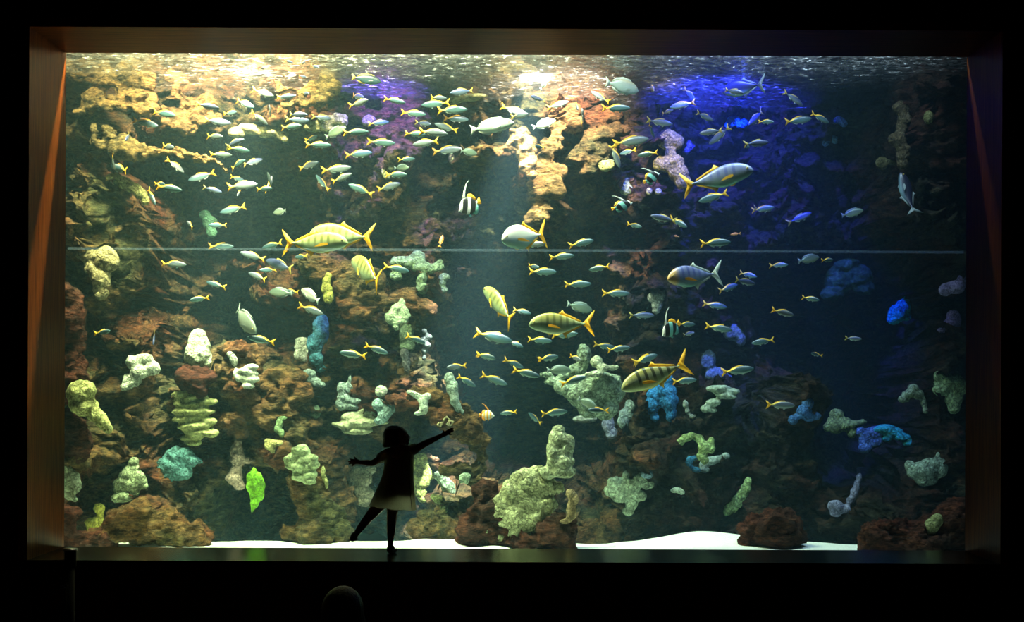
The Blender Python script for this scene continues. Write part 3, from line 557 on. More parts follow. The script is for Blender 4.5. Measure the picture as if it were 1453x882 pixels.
ROCKS = [
 ('lit_ledge', 'sunlit spiked ledge', 'long sunlit rock ledge with upright spikes at its left end', [(130,203,5,10),(134,192,3,10),(150,209,16,6),(152,193,4,12),(158,200,5,8),(175,213,20,6),(192,215,14,7),(205,217,18,6),(225,218,14,7),(240,219,18,6),(262,222,18,7),(285,226,16,7),(300,231,12,7),(312,238,9,7),(320,245,6,6)], 1.45),
 ('rock', 'glowing centre rock', 'rock outcrop burnt white by the centre lamp above the banded fish', [('crag', ((668,212,5),(705,212,8),(735,190,12),(742,215,12),(750,250,7)), 46, 4, 9)], 1.9),
 ('rock', 'tan rock face', 'tan craggy rock face right of the glowing centre rock', [('crag', ((800,160,16),(785,205,18),(775,250,16),(762,285,10),(760,310,7)), 44, 6, 13)], 2.1),
 ('rock', 'dark stub under the white cone', 'dark brown rock stub carrying the white cone coral', [(270,530,15,12),(285,540,17,15),(290,552,12,12),(262,540,10,10)], None),
 ('rock', 'brown mound', 'brown rock mound capped by small white discs', [(335,500,24,13),(350,513,21,17),(330,530,21,19),(347,550,23,18),(350,575,22,20),(340,600,25,20)], None),
 ('rock', 'rounded brown pillar', 'rounded brown rock pillar between the brown mound and the teal gap', [(395,545,28,16),(410,565,25,20),(400,590,25,20),(420,610,19,20),(400,640,25,20)], None),
 ('rock', 'sloping olive rock', 'olive rock whose right edge slopes down to the sand beside the child', [(435,665,20,26),(443,700,22,30),(450,730,28,26),(440,755,38,18),(478,755,16,14)], 1.2),
 ('rock_arch', 'brown rock arch', 'brown rock arch curving over the greenish hollow right of the child', [(590,560,16,12),(610,570,16,14),(630,582,16,15),(650,597,16,15),(668,612,14,16),(680,632,13,18),(684,655,11,18),(676,675,12,12),(655,664,14,8),(635,664,13,7)], 1.55),
 ('rock', 'dark red rock', 'dark red-brown knobbly rock left of the large slanting coral', [(685,705,14,13),(690,725,22,15),(672,745,18,17),(700,762,36,18),(665,770,24,12),(750,768,45,18)], .95),
 ('rock', 'dark block by the sand', 'dark block of rock with a straight right side beside the white sand', [(802,745,15,18),(798,768,18,18),(785,755,18,18)], 0.75),
 ('rock', 'low brown rubble', 'low brown rubble between the sand and the child at the window foot', [(620,740,22,16),(640,752,20,14),(600,750,18,12)], 1.5),
 ('rock', 'red left column', 'dark red rock column along the left edge of the window', [(95,520,22,40),(98,620,18,30),(96,460,20,40)], 0.9),
 ('rock', 'red corner rock', 'dark red rock filling the lower left corner of the window', [(98,745,18,26),(108,768,30,16),(135,772,20,12)], 0.7),
 ('rock', 'lower left boulder', 'brown boulder under the pyramid of green lobes', [(185,740,34,22),(230,752,36,24),(165,764,40,16),(262,764,34,18)], 0.8),
 ('rock', 'dark right boulder', 'dark rock humped over the sand in the lower right', [(1090,752,34,24),(1100,768,38,16),(1070,768,22,12)], 0.8),
 ('rock', 'right corner rock', 'dark rock filling the lower right corner of the window', [(1262,755,38,26),(1310,762,48,26),(1360,752,30,34),(1240,770,22,14)], 0.7),
 ('rock', 'upper left crag', 'golden-brown crag just under the water in the upper left corner', [('crag', ((110,95,16),(150,110,24),(190,112,22),(205,150,14),(160,140,20),(120,150,14)), 46, 6, 12)], 1.5),
 ('rock', 'lamp-lit crag', 'craggy brown rock left of the warm lamp glare', [('crag', ((238,112,16),(262,140,22),(300,165,18),(262,178,18),(235,165,16)), 40, 6, 12)], 1.95),
 ('rock', 'burnt-white rock', 'rock slab burnt white under the warm lamp glare', [('crag', ((385,120,8),(425,130,12),(462,122,8),(440,150,10),(405,148,8)), 34, 4, 9)], 1.55),
 ('rock', 'violet rock face', 'violet-lit craggy rock face behind the upper school', [('crag', ((545,120,20),(575,165,24),(540,200,22),(585,228,18),(500,150,16)), 44, 8, 15)], 2.3),
 ('rock', 'warm brown buttress', 'warm brown rock buttress hanging right of the tan rock face', [('crag', ((835,160,16),(850,205,20),(825,240,16),(880,160,14)), 34, 7, 14)], 2.2),
 ('rock', 'banded brown rock', 'brown banded rock shelf below the pair of golden jacks', [('crag', ((445,368,16),(485,392,24),(530,415,24),(585,430,20),(500,440,18)), 50, 8, 15)], 2.1),
]
LAND = []      # landmarks used when a fish is described: (phrase, px, py)
for k, (nm, short, label, blobs, Y) in enumerate(ROCKS):
    bb = blobs[0][1] if blobs[0][0] == 'crag' else blobs
    cx = sum(b[0] for b in bb) / len(bb); cy = sum(b[1] for b in bb) / len(bb)
    if Y is None: Y = max(.9, min(hit(b[0], b[1]) for b in blobs) - .02)
    o = lumpy(nm.replace('lit_ledge', 'rock_ledge'), blobs, Y, .016, .085 if blobs[0][0] == 'crag' else .11, 7.0, 'rock', k + 1)
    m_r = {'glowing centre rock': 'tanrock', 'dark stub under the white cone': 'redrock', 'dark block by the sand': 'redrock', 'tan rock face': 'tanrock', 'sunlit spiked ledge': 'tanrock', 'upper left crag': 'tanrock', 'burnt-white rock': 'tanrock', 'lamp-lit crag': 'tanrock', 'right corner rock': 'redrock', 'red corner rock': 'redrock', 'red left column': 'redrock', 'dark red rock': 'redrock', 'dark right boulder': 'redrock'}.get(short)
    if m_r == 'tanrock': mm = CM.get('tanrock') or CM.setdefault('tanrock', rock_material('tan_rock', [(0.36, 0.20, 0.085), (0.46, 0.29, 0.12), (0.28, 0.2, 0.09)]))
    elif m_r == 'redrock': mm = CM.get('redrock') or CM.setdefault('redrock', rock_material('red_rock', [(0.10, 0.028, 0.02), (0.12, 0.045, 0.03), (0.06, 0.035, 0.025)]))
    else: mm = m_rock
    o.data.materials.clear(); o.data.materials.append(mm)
    BV.append(BVHTree.FromPolygons([v.co + o.location for v in o.data.vertices], [tuple(p.vertices) for p in o.data.polygons]))
    tag(o, label, 'rock'); LAND.append((short, cx, cy))
ROCKTOP = {}; CB = []
for k, (nm, short, label, col, style, amp, blobs) in enumerate(CORALS):
    cx = sum(b[0] for b in blobs) / len(blobs); cy = sum(b[1] for b in blobs) / len(blobs)
    ys = sorted(hit(b[0], b[1]) for b in blobs); Y = ys[len(ys) // 8] - .02
    if short == 'cream rim knobs': Y = ROCKTOP['broad overhanging shelf coral'] - .02
    if short == 'large slanting brain coral': Y = 0.85
    if short == 'upright block coral': Y = 0.8
    if short == 'broad overhanging shelf coral': Y = 1.7
    Y = min(max(Y, .62), 3.0)
    ROCKTOP[short] = Y
    o = lumpy(nm, blobs, Y, .013, amp, {'cell': 17, 'plate': 14, 'finger': 16, 'soft': 10}[style], style, k + 3, .9)
    o.data.materials.clear(); o.data.materials.append(coral_material(tuple(min(1, c * (.85 if cx < 850 else 1.1)) for c in col), {'cell': 26.0, 'plate': 12.0}.get(style, 30.0), .5 if style == 'cell' else .3))
    CB.append(BVHTree.FromPolygons([v.co + o.location for v in o.data.vertices], [tuple(p.vertices) for p in o.data.polygons]))
    tag(o, label, 'coral'if 'sponge' not in nm else 'sponge'); LAND.append((short, cx, cy))

# bright green leaf-shaped animal hanging between the pink coral and the pillar
blobs = [(361, 669, 4, 5), (362, 679, 11, 9), (364, 690, 12.5, 13), (365, 702, 10, 12), (362, 714, 6, 9), (359, 722, 3, 6)]
o = lumpy('leaf_sponge', blobs, 1.25, .009, .003, 14, 'soft', 77, .35)
o.data.materials.clear(); o.data.materials.append(coral_material((0.25, 0.62, 0.03), 50.0, .1))
tag(o, 'bright green leaf-shaped sponge hanging point down beside the upright pink coral', 'sponge'); LAND.append(('bright green leaf shape', 362, 695))

# ------------------------------------------------------------------ fish
def body_profile(kind):
    # (x, top, bottom, half width) from nose 0.5 to the tail root
    if kind == 'fusilier':
        return [(.5,.004,-.004,.004),(.485,.024,-.02,.016),(.45,.05,-.045,.03),(.38,.085,-.078,.045),(.28,.112,-.105,.055),(.15,.125,-.12,.058),(0,.115,-.112,.052),(-.12,.088,-.086,.04),(-.22,.052,-.052,.024),(-.29,.026,-.026,.014),(-.33,.02,-.02,.009)]
    if kind == 'trevally':
        return [(.5,-.015,-.03,.006),(.485,.02,-.05,.02),(.45,.065,-.078,.035),(.39,.108,-.105,.048),(.30,.145,-.13,.056),(.18,.163,-.158,.058),(.06,.15,-.165,.052),(-.06,.108,-.13,.04),(-.17,.064,-.08,.028),(-.26,.028,-.038,.016),(-.32,.012,-.016,.012),(-.35,.012,-.014,.012)]
    if kind == 'banner':
        return [(.5,-.03,-.05,.008),(.46,.0,-.075,.02),(.40,.1,-.14,.04),(.30,.24,-.24,.06),(.15,.33,-.31,.07),(0,.34,-.32,.068),(-.14,.27,-.27,.055),(-.25,.14,-.15,.035),(-.32,.05,-.06,.018),(-.36,.045,-.055,.012)]
    if kind == 'oval':
        return [(.5,-.005,-.025,.008),(.47,.045,-.055,.025),(.40,.105,-.1,.045),(.28,.155,-.14,.06),(.12,.175,-.165,.066),(-.04,.16,-.155,.06),(-.18,.11,-.105,.045),(-.28,.055,-.055,.026),(-.35,.03,-.03,.014)]
def ring_pts(p, n=14):
    x, t, b_, w = p; c, h = (t + b_) / 2, (t - b_) / 2
    out = []
    for k in range(n):
        a = 2 * PI * k / n; s = math.sin(a); co = math.cos(a)
        out.append((x, w * co * (abs(co) ** .15), c + h * s))
    return out
def fin(bm, pts, y0=0.0, th=.006, mi=1, bend=None):
    """thin fin: outline in the XZ plane, thick at its root line"""
    a = [bm.verts.new((x, y0 + th / 2, z)) for x, z in pts]; b_ = [bm.verts.new((x, y0 - th / 2, z)) for x, z in pts]
    fs = [bm.faces.new(a), bm.faces.new(b_[::-1])]
    for i in range(len(pts)):
        j = (i + 1) % len(pts); fs.append(bm.faces.new((a[j], a[i], b_[i], b_[j])))
    for f in fs: f.material_index = mi
def smooth_profile(pr, m=3):
    out = []
    for i in range(len(pr) - 1):
        p0, p1, p2, p3 = pr[max(i - 1, 0)], pr[i], pr[i + 1], pr[min(i + 2, len(pr) - 1)]
        for k in range(m):
            t = k / m
            out.append(tuple(.5 * (2 * b1 + (c - a) * t + (2 * a - 5 * b1 + 4 * c - d) * t * t + (-a + 3 * b1 - 3 * c + d) * t ** 3) for a, b1, c, d in zip(p0, p1, p2, p3)))
    out.append(pr[-1]); return out
def fish_mesh(kind, bend, mats, name, tall=1.0):
    bm = bmesh.new(); pr = smooth_profile(body_profile(kind)); n = 14
    rings = [[bm.verts.new(v) for v in ring_pts(p, n)] for p in pr]
    for i in range(len(rings) - 1):
        for k in range(n): bm.faces.new((rings[i][k], rings[i][(k + 1) % n], rings[i + 1][(k + 1) % n], rings[i + 1][k]))
    bm.faces.new(rings[0][::-1]); bm.faces.new(rings[-1])
    if kind == 'fusilier':
        fin(bm, [(-.31,.02),(-.37,.06),(-.44,.115),(-.5,.15),(-.475,.085),(-.435,.03),(-.425,0),(-.435,-.03),(-.475,-.085),(-.5,-.15),(-.44,-.115),(-.37,-.06),(-.31,-.02)])
        fin(bm, [(.2,.11),(.14,.155),(.02,.15),(-.1,.118),(-.2,.082),(-.22,.05),(-.1,.07),(.05,.09)])
        fin(bm, [(-.02,-.1),(-.05,-.145),(-.12,-.12),(-.2,-.075),(-.2,-.045),(-.1,-.07)], mi=2)
        fin(bm, [(.2,-.1),(.15,-.16),(.1,-.15),(.13,-.1)], mi=2)
    elif kind == 'trevally':
        fin(bm, [(-.32,.014),(-.37,.06),(-.42,.125),(-.5,.205),(-.475,.12),(-.43,.035),(-.42,0),(-.43,-.035),(-.475,-.12),(-.5,-.2),(-.42,-.125),(-.37,-.06),(-.32,-.016)])
        fin(bm, [(.06,.14),(-.01,.2),(-.04,.155),(-.16,.105),(-.29,.045),(-.3,.02),(-.15,.07),(0,.12)])
        fin(bm, [(-.0,-.14),(-.06,-.215),(-.085,-.155),(-.18,-.105),(-.29,-.05),(-.3,-.022),(-.15,-.08)])
        fin(bm, [(.26,-.12),(.2,-.175),(.15,-.165),(.18,-.12)])
    elif kind == 'banner':
        fin(bm, [(-.34,.045),(-.4,.09),(-.5,.13),(-.5,-.13),(-.4,-.1),(-.34,-.055)])
        fin(bm, [(.02,.32),(-.1,.4),(-.24,.36),(-.34,.2),(-.36,.06),(-.25,.1),(-.12,.22)])
        fin(bm, [(.0,-.28),(-.12,-.42),(-.24,-.38),(-.32,-.2),(-.34,-.07),(-.2,-.15)], mi=2)
        fin(bm, [(.24,.26),(.12,.42),(-.02,.62),(-.2,.8),(-.36,.86),(-.2,.76),(-.06,.55),(.02,.4),(.06,.3)], mi=3)
        fin(bm, [(.22,-.22),(.12,-.42),(.06,-.4),(.1,-.26)], mi=2)
    else:
        fin(bm, [(-.33,.028),(-.4,.075),(-.49,.14),(-.46,.05),(-.45,0),(-.46,-.05),(-.49,-.14),(-.4,-.075),(-.33,-.028)])
        fin(bm, [(.3,.13),(.22,.2),(0,.215),(-.2,.16),(-.3,.08),(-.28,.05),(-.1,.12),(.1,.15)])
        fin(bm, [(.02,-.14),(-.04,-.2),(-.2,-.155),(-.3,-.08),(-.28,-.05),(-.1,-.11)])
        fin(bm, [(.24,-.12),(.18,-.2),(.12,-.18),(.15,-.13)])
    for v in bm.verts:                      # swimming bend
        t = max(0, .25 - v.co.x)
        v.co.y += bend * t * t
        v.co.z *= tall
    me = bm_mesh(name, bm, True)
    for m_ in mats: me.materials.append(m_)
    return me
def fish_material(name, stops_z, stripes=None, yellow=None, metal=.25, rough=.35, diag=None, face=None):
    """colour by height on the body, optional dark bars along it, optional yellow back"""
    m, nt, out = mat(name)
    b = N(nt, 'ShaderNodeBsdfPrincipled'); L(nt, b, 0, out, 0)
    tc = N(nt, 'ShaderNodeTexCoord'); sp = N(nt, 'ShaderNodeSeparateXYZ'); L(nt, tc, 'Object', sp, 0)
    h = math_(nt, 'ADD', math_(nt, 'MULTIPLY', sp.outputs[2], 2.5), .5)
    r_ = nt.nodes.new('ShaderNodeValToRGB')
    while len(r_.color_ramp.elements) < len(stops_z): r_.color_ramp.elements.new(.5)
    for e, (p, c) in zip(r_.color_ramp.elements, stops_z): e.position = p; e.color = tuple(x * (.38 if name.startswith('fus') else .58) for x in c) + (1,)
    nt.links.new(h, r_.inputs[0]); col = r_.outputs[0]
    if stripes:
        f, dark, lo, amt = stripes
        s = math_(nt, 'SINE', math_(nt, 'MULTIPLY', sp.outputs[0], f))
        s = math_(nt, 'MULTIPLY', math_(nt, 'SUBTRACT', s, .1), 2.2, True)
        up = math_(nt, 'MULTIPLY', math_(nt, 'SUBTRACT', sp.outputs[2], lo), 10.0, True)
        frn = math_(nt, 'MULTIPLY', math_(nt, 'SUBTRACT', .36, sp.outputs[0]), 12.0, True)
        col = mixc(nt, math_(nt, 'MULTIPLY', math_(nt, 'MULTIPLY', math_(nt, 'MULTIPLY', s, up), frn), amt), col, dark)
    if yellow:
        k1 = math_(nt, 'ADD', math_(nt, 'MULTIPLY', sp.outputs[0], -.5), sp.outputs[2])
        k1 = math_(nt, 'MULTIPLY', math_(nt, 'SUBTRACT', k1, .095), 30.0, True)
        col = mixc(nt, k1, col, yellow)
    if face:
        col = mixc(nt, math_(nt, 'MULTIPLY', math_(nt, 'SUBTRACT', sp.outputs[0], .30), 12.0, True), col, face)
    if diag:
        stops, slope = diag
        v = math_(nt, 'ADD', math_(nt, 'ADD', sp.outputs[0], math_(nt, 'MULTIPLY', sp.outputs[2], slope)), .5)
        r2 = nt.nodes.new('ShaderNodeValToRGB'); r2.color_ramp.interpolation = 'CONSTANT'
        while len(r2.color_ramp.elements) < len(stops): r2.color_ramp.elements.new(.5)
        for e, (p, c) in zip(r2.color_ramp.elements, stops): e.position = p; e.color = (*c, 1)
        nt.links.new(v, r2.inputs[0]); col = r2.outputs[0]
    nt.links.new(col, b.inputs['Base Color'])
    b.inputs['Roughness'].default_value = rough; b.inputs['Metallic'].default_value = metal
    return m
def fin_material(name, col):
    m, nt, out = mat(name)
    b = N(nt, 'ShaderNodeBsdfPrincipled'); b.inputs['Base Color'].default_value = (*col, 1); b.inputs['Roughness'].default_value = .5
    tl = N(nt, 'ShaderNodeBsdfTranslucent'); tl.inputs[0].default_value = (*col, 1)
    tc = N(nt, 'ShaderNodeTexCoord'); wv = N(nt, 'ShaderNodeTexWave', i_Scale=14.0, i_Distortion=1.0); L(nt, tc, 'Object', wv, 0)
    bp = N(nt, 'ShaderNodeBump', i_Strength=.25, i_Distance=.01); L(nt, wv, 0, bp, 'Height'); L(nt, bp, 0, b, 'Normal')
    mx = N(nt, 'ShaderNodeMixShader'); mx.inputs[0].default_value = .35; L(nt, b, 0, mx, 1); L(nt, tl, 0, mx, 2); L(nt, mx, 0, out, 0)
    return m
f_yel = fin_material('yellow_fin', (.95, .55, .03)); f_pale = fin_material('pale_fin', (.62, .68, .62)); f_grey = fin_material('grey_fin', (.3, .36, .36)); f_white = fin_material('white_fin', (.9, .9, .85)); f_olive = fin_material('olive_fin', (.5, .38, .08))
FUS = [
 fish_material('fusilier_teal', [(.2,(.55,.72,.66)),(.36,(.28,.54,.54)),(.52,(.14,.30,.38)),(.62,(.10,.20,.30)),(.72,(.35,.4,.45))], yellow=(.85,.55,.06)),
 fish_material('fusilier_silver', [(.2,(.75,.8,.76)),(.4,(.48,.6,.62)),(.55,(.26,.32,.42)),(.64,(.2,.24,.36)),(.75,(.5,.5,.5))], yellow=(.85,.58,.1)),
 fish_material('fusilier_blue', [(.2,(.7,.78,.8)),(.38,(.34,.46,.62)),(.55,(.15,.2,.45)),(.75,(.1,.12,.35))]),
]
FUSM = {}
for ci, cm in enumerate(FUS):
    for bi, bd in enumerate((-.22, 0.02, .22)):
        FUSM[(ci, bi)] = fish_mesh('fusilier', bd, [cm, f_yel if ci != 2 else f_olive, f_pale], 'fusilier_body')
m_green = fish_material('olive_fish', [(.2,(.5,.6,.45)),(.5,(.26,.36,.28)),(.75,(.16,.22,.18))])
GRNM = [fish_mesh('oval', b_, [m_green, f_grey], 'reef_fish_body') for b_ in (-.1, .12)]
m_gold = fish_material('golden_trevally', [(.12,(.85,.9,.55)),(.35,(.55,.75,.50)),(.6,(.55,.58,.24)),(.85,(.55,.46,.06))], stripes=(62.0,(.10,.11,.03),-.07,.75), metal=.1)
m_goldd = fish_material('barred_trevally', [(.12,(.8,.78,.12)),(.35,(.62,.7,.3)),(.6,(.6,.6,.3)),(.85,(.6,.48,.04))], stripes=(58.0,(.04,.04,.02),-.09,.92), metal=.1)
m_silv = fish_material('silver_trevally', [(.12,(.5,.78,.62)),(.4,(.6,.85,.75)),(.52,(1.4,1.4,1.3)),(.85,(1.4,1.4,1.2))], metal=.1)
m_blue = fish_material('blue_trevally', [(.1,(.3,.75,.55)),(.3,(.35,.55,.55)),(.5,(.32,.38,.60)),(.85,(.30,.32,.62))], stripes=(58.0,(.08,.1,.3),-.06,.75), metal=.1)
m_bface = fish_material('blue_trevally_orange_face', [(.1,(.3,.75,.6)),(.3,(.4,.6,.65)),(.5,(.34,.42,.68)),(.85,(.34,.36,.68))], stripes=(58.0,(.08,.1,.3),-.06,.75), metal=.1, face=(.62,.38,.16))
m_shadow = fish_material('dark_trevally', [(.1,(.35,.6,.6)),(.28,(.1,.2,.25)),(.4,(.02,.025,.06)),(.85,(.015,.015,.04))], metal=.1)
m_eye = plain('fish_eye', (.01, .01, .01), .15); m_iris = plain('fish_iris', (.8, .6, .15), .3)
m_pale = fish_material('pale_surgeon', [(.1,(.7,.85,.8)),(.4,(.55,.7,.66)),(.7,(.5,.55,.52)),(.85,(.6,.55,.4))], metal=.0)
m_sweet = fish_material('grey_sweetlips', [(.1,(.6,.66,.6)),(.4,(.42,.5,.46)),(.7,(.3,.36,.33)),(.85,(.2,.25,.22))], metal=.0)
m_dark = fish_material('dark_surgeon', [(.1,(.1,.25,.25)),(.4,(.04,.09,.12)),(.7,(.02,.03,.05)),(.85,(.02,.02,.04))], metal=.0)
BK, WH = (.015,.012,.012), (.85,.85,.82)
m_ban = fish_material('banner_bands', [(0,WH)], diag=([(0,(.95,.75,.02)),(.14,WH),(.22,BK),(.47,WH),(.62,BK),(.84,WH)], .55), metal=0)
m_ban2 = fish_material('banner_green', [(0,WH)], diag=([(0,(.95,.75,.02)),(.14,(.2,.5,.4)),(.22,BK),(.42,(.25,.6,.5)),(.62,BK),(.84,WH)], .55), metal=0)
OR = (.95,.45,.02)
m_cop = fish_material('copper_bands', [(0,WH)], diag=([(0,OR),(.2,WH),(.3,OR),(.38,WH),(.5,OR),(.58,WH),(.72,OR),(.8,WH)], .0), metal=0)
m_wra = fish_material('white_wrasse', [(.1,(.9,.92,.88)),(.5,(.8,.85,.8)),(.62,(.35,.42,.4)),(.85,(.8,.82,.7))], metal=0)
m_ant = fish_material('orange_anthias', [(.2,(.9,.4,.15)),(.8,(.85,.25,.05))], metal=0)
f_or = fin_material('orange_fin', (.95, .4, .05)); f_blk = fin_material('black_fin', (.02, .02, .02)); f_teal = fin_material('teal_fin', (.25, .6, .55))
def eye_mesh():
    bm = bmesh.new(); ball(bm, (0, 0, 0), (.016, .007, .016)); nf = len(bm.faces)
    ball(bm, (0, .004, 0), (.009, .006, .009))
    ball(bm, (0, -.004, 0), (.009, .006, .009))
    for i, f in enumerate(bm.faces): f.material_index = 0 if i < nf else 1
    me = bm_mesh('eye', bm, True); me.materials.append(m_iris); me.materials.append(m_eye); return me
EYE = eye_mesh()
def pect_mesh(mt):
    bm = bmesh.new(); fin(bm, [(0,.012),(-.05,.014),(-.12,-.005),(-.19,-.05),(-.12,-.04),(-.05,-.028),(0,-.015)], mi=0)
    me = bm_mesh('pectoral_fin', bm); me.materials.append(mt); return me
PECT = {f_yel.name: pect_mesh(f_yel), f_pale.name: pect_mesh(f_pale), f_grey.name: pect_mesh(f_grey)}
SPEC = {   # kind: (profile, materials, object name, category, bend, height factor, wide flank position for eye and fin)
 'gold': ('trevally', [m_gold, f_yel], 'golden_trevally', f_yel), 'barred': ('trevally', [m_goldd, f_yel], 'golden_trevally', f_yel),
 'silver': ('trevally', [m_silv, f_yel], 'silver_trevally', f_yel), 'blue': ('trevally', [m_blue, f_pale], 'silver_trevally', f_yel), 'blueface': ('trevally', [m_bface, f_pale], 'silver_trevally', f_yel), 'blueyel': ('trevally', [m_blue, f_yel], 'silver_trevally', f_yel),
 'shadow': ('trevally', [m_shadow, f_grey], 'dark_trevally', f_grey), 'pale': ('oval', [m_pale, f_pale], 'surgeonfish', f_pale), 'sweet': ('oval', [m_sweet, f_grey], 'sweetlips', f_grey),
 'darks': ('oval', [m_dark, f_olive], 'surgeonfish', f_grey), 'banner': ('banner', [m_ban, f_yel, f_teal, f_white], 'bannerfish', None), 'banner2': ('banner', [m_ban2, f_yel, f_teal, f_white], 'bannerfish', None),
 'copper': ('banner', [m_cop, f_or, f_or, f_or], 'butterflyfish', None), 'wrasse': ('oval', [m_wra, f_white], 'wrasse', f_pale), 'anthias': ('fusilier', [m_ant, f_or, f_or], 'anthias', None),
}
def orient(o, head, tail, Y, f, face):
    """lay a fish of unit length between two sight lines; f = share of its length seen side-on, face +1 turns the head away"""
    h, t = P(head[0], head[1], Y), P(tail[0], tail[1], Y)
    d = h - t; ap = d.length; Ltrue = ap / f
    d.y += face * math.sqrt(max(0, Ltrue ** 2 - ap ** 2)); d.normalize()
    up = Vector((0, 0, 1))
    if abs(d.z) > .9: up = Vector((1, 0, .2))
    yv = up.cross(d).normalized(); zv = d.cross(yv)
    M = Matrix((d, yv, zv)).transposed().to_4x4()
    M = Matrix.Translation((h + t) / 2) @ M @ Matrix.Scale(Ltrue, 4)
    o.matrix_world = M
    return Ltrue
BIG = [  # kind, head px, tail px, depth, f, face, short phrase, label, bend, height factor
 ('gold', (494.5,345), (397,345), .75, .97, -1, 'front golden jack heading right', 'golden barred jack heading right, in front of its overlapping partner', 0, .95),
 ('gold', (436,330), (534,340), 1.05, .97, 1, 'golden jack behind its partner', 'golden barred jack heading left, half hidden behind its partner', .1, 1.0),
 ('gold', (494,366), (549,405), .8, .68, 1, 'golden jack tilted head up', 'golden barred jack tilted head up to the left, tail seen edge on', .15, .95),
 ('silver', (712,343), (775,327), .8, .66, -1, 'white-backed jack', 'pale jack with a glaring white back under the centre light shaft', .0, 1.1),
 ('gold', (685,406), (735,459), .9, .75, 1, 'golden jack diving up-left', 'golden jack seen from above, climbing to the upper left at the cave edge', .2, .8),
 ('gold', (750,459), (844,458), .6, .98, -1, 'golden jack in front of the blue cave', 'largest pale golden jack, facing left in front of the blue cave', .0, 1.0),
 ('barred', (880,550), (978,512), .6, .95, -1, 'yellow jack with black bars', 'vivid yellow jack with bold black bars, nosing down to the left', .1, .9),
 ('blueface', (943,396), (1023,384), .7, .8, -1, 'blue jack with an orange face', 'bluish barred jack with an orange face, facing left', .15, .95),
 ('blueyel', (1065,240), (968,262), .8, .97, -1, 'blue-green jack with orange tail', 'blue-backed green-bellied jack with an orange tail, facing right', -.1, .95),
 ('shadow', (1026,123), (1080,122), 1.5, .8, 1, 'black jack under the surface', 'black-backed jack with a pale belly just under the surface at right', 0, 1.1),
 ('shadow', (1281,240), (1291,308), 1.2, .95, 1, 'vertical dark jack', 'dark blue jack hanging vertically on the far right', .3, .8),
 ('pale', (728,176), (664,183), 1.0, .95, -1, 'pale blue-grey fish by the glow', 'pale blue-grey oval fish beside the glowing centre rock', 0, .85),
 ('pale', (905,125), (857,118), 1.3, .9, 1, 'large pale fish at top', 'large pale fish with a trailing tail, top right of the light shaft', .1, 1.15),
 ('darks', (538,115), (497,112), 1.2, .95, 1, 'dark fish by the blue glare', 'dark round fish with brownish tail beside the blue glare on the surface', 0, .9),
 ('sweet', (367,474), (323,437), .9, .85, -1, 'grey sweetlips', 'big grey fish nosing down to the right above the brown mound', .3, 1.0),
 ('wrasse', (425,411), (456,430), 1.2, .85, 1, 'white wrasse', 'white fish with dark marks beside the mustard yellow sponge', .1, .95),
 ('banner', (650,300), (680,283), 1.0, .85, -1, 'black and white banded fish', 'black and white banded fish with a yellow rear fin, left of the light shaft', 0, .95),
 ('banner2', (897,285), (866,297), 1.0, .9, 1, 'banded fish with a long white streamer', 'black and green banded fish trailing a long white streamer', 0, .55),
 ('banner2', (935,243), (911,259), 1.1, .9, 1, 'banded fish in front of the tan fan', 'yellow and black banded fish in front of the tan fan coral', 0, .7),
 ('banner2', (938,475), (965,455), 1.0, .9, -1, 'banded fish with a curved white band', 'black fish with a curved white band and yellow fin, over the reef at right', 0, .85),
 ('copper', (702,589), (680,589), .8, .95, -1, 'orange and white banded fish', 'small orange and white banded fish facing right in the blue cave', 0, .85),
]
cache = {}
for kind, hd, tl, Y, f, face, short, label, bend, tall in BIG:
    prof, mats, nm, pm = SPEC[kind]
    me = fish_mesh(prof, bend, mats, nm + '_body', tall)
    o = bpy.data.objects.new(nm, me); COL.objects.link(o)
    orient(o, hd, tl, Y, f, face)
    tag(o, label, 'fish'); LAND.append((short, (hd[0] + tl[0]) / 2, (hd[1] + tl[1]) / 2))
    pr = dict((round(p[0], 2), p) for p in body_profile(prof))
    ex = {'trevally': (.43, .025, .043), 'oval': (.40, .03, .044), 'banner': (.38, .02, .046), 'fusilier': (.43, .01, .036)}[prof]
    for s in (1, -1):
        e = bpy.data.objects.new('eye', EYE); COL.objects.link(e); e.parent = o; e.location = (ex[0], s * ex[2], ex[1] * tall)
        if pm is not None:
            p_ = bpy.data.objects.new('pectoral_fin', PECT[pm.name]); COL.objects.link(p_); p_.parent = o
            p_.location = (.22, s * .058, -.03 * tall); p_.rotation_euler = (0, 0, -s * .35)

# the schooling fish: (zoom origin and scale), then tail and head as read off the photograph
ZA, ZB, ZC, ZD = (80, 60, 3.675), (380, 60, 3.675), (680, 60, 3.675), (980, 60, 3.46)
ZE, ZF, ZG, ZH = (80, 290, 3.675), (380, 290, 3.675), (680, 290, 3.675), (980, 290, 2.845)
ZI, ZJ, ZK = (660, 500, 3.675), (940, 500, 3.675), (380, 500, 3.675)
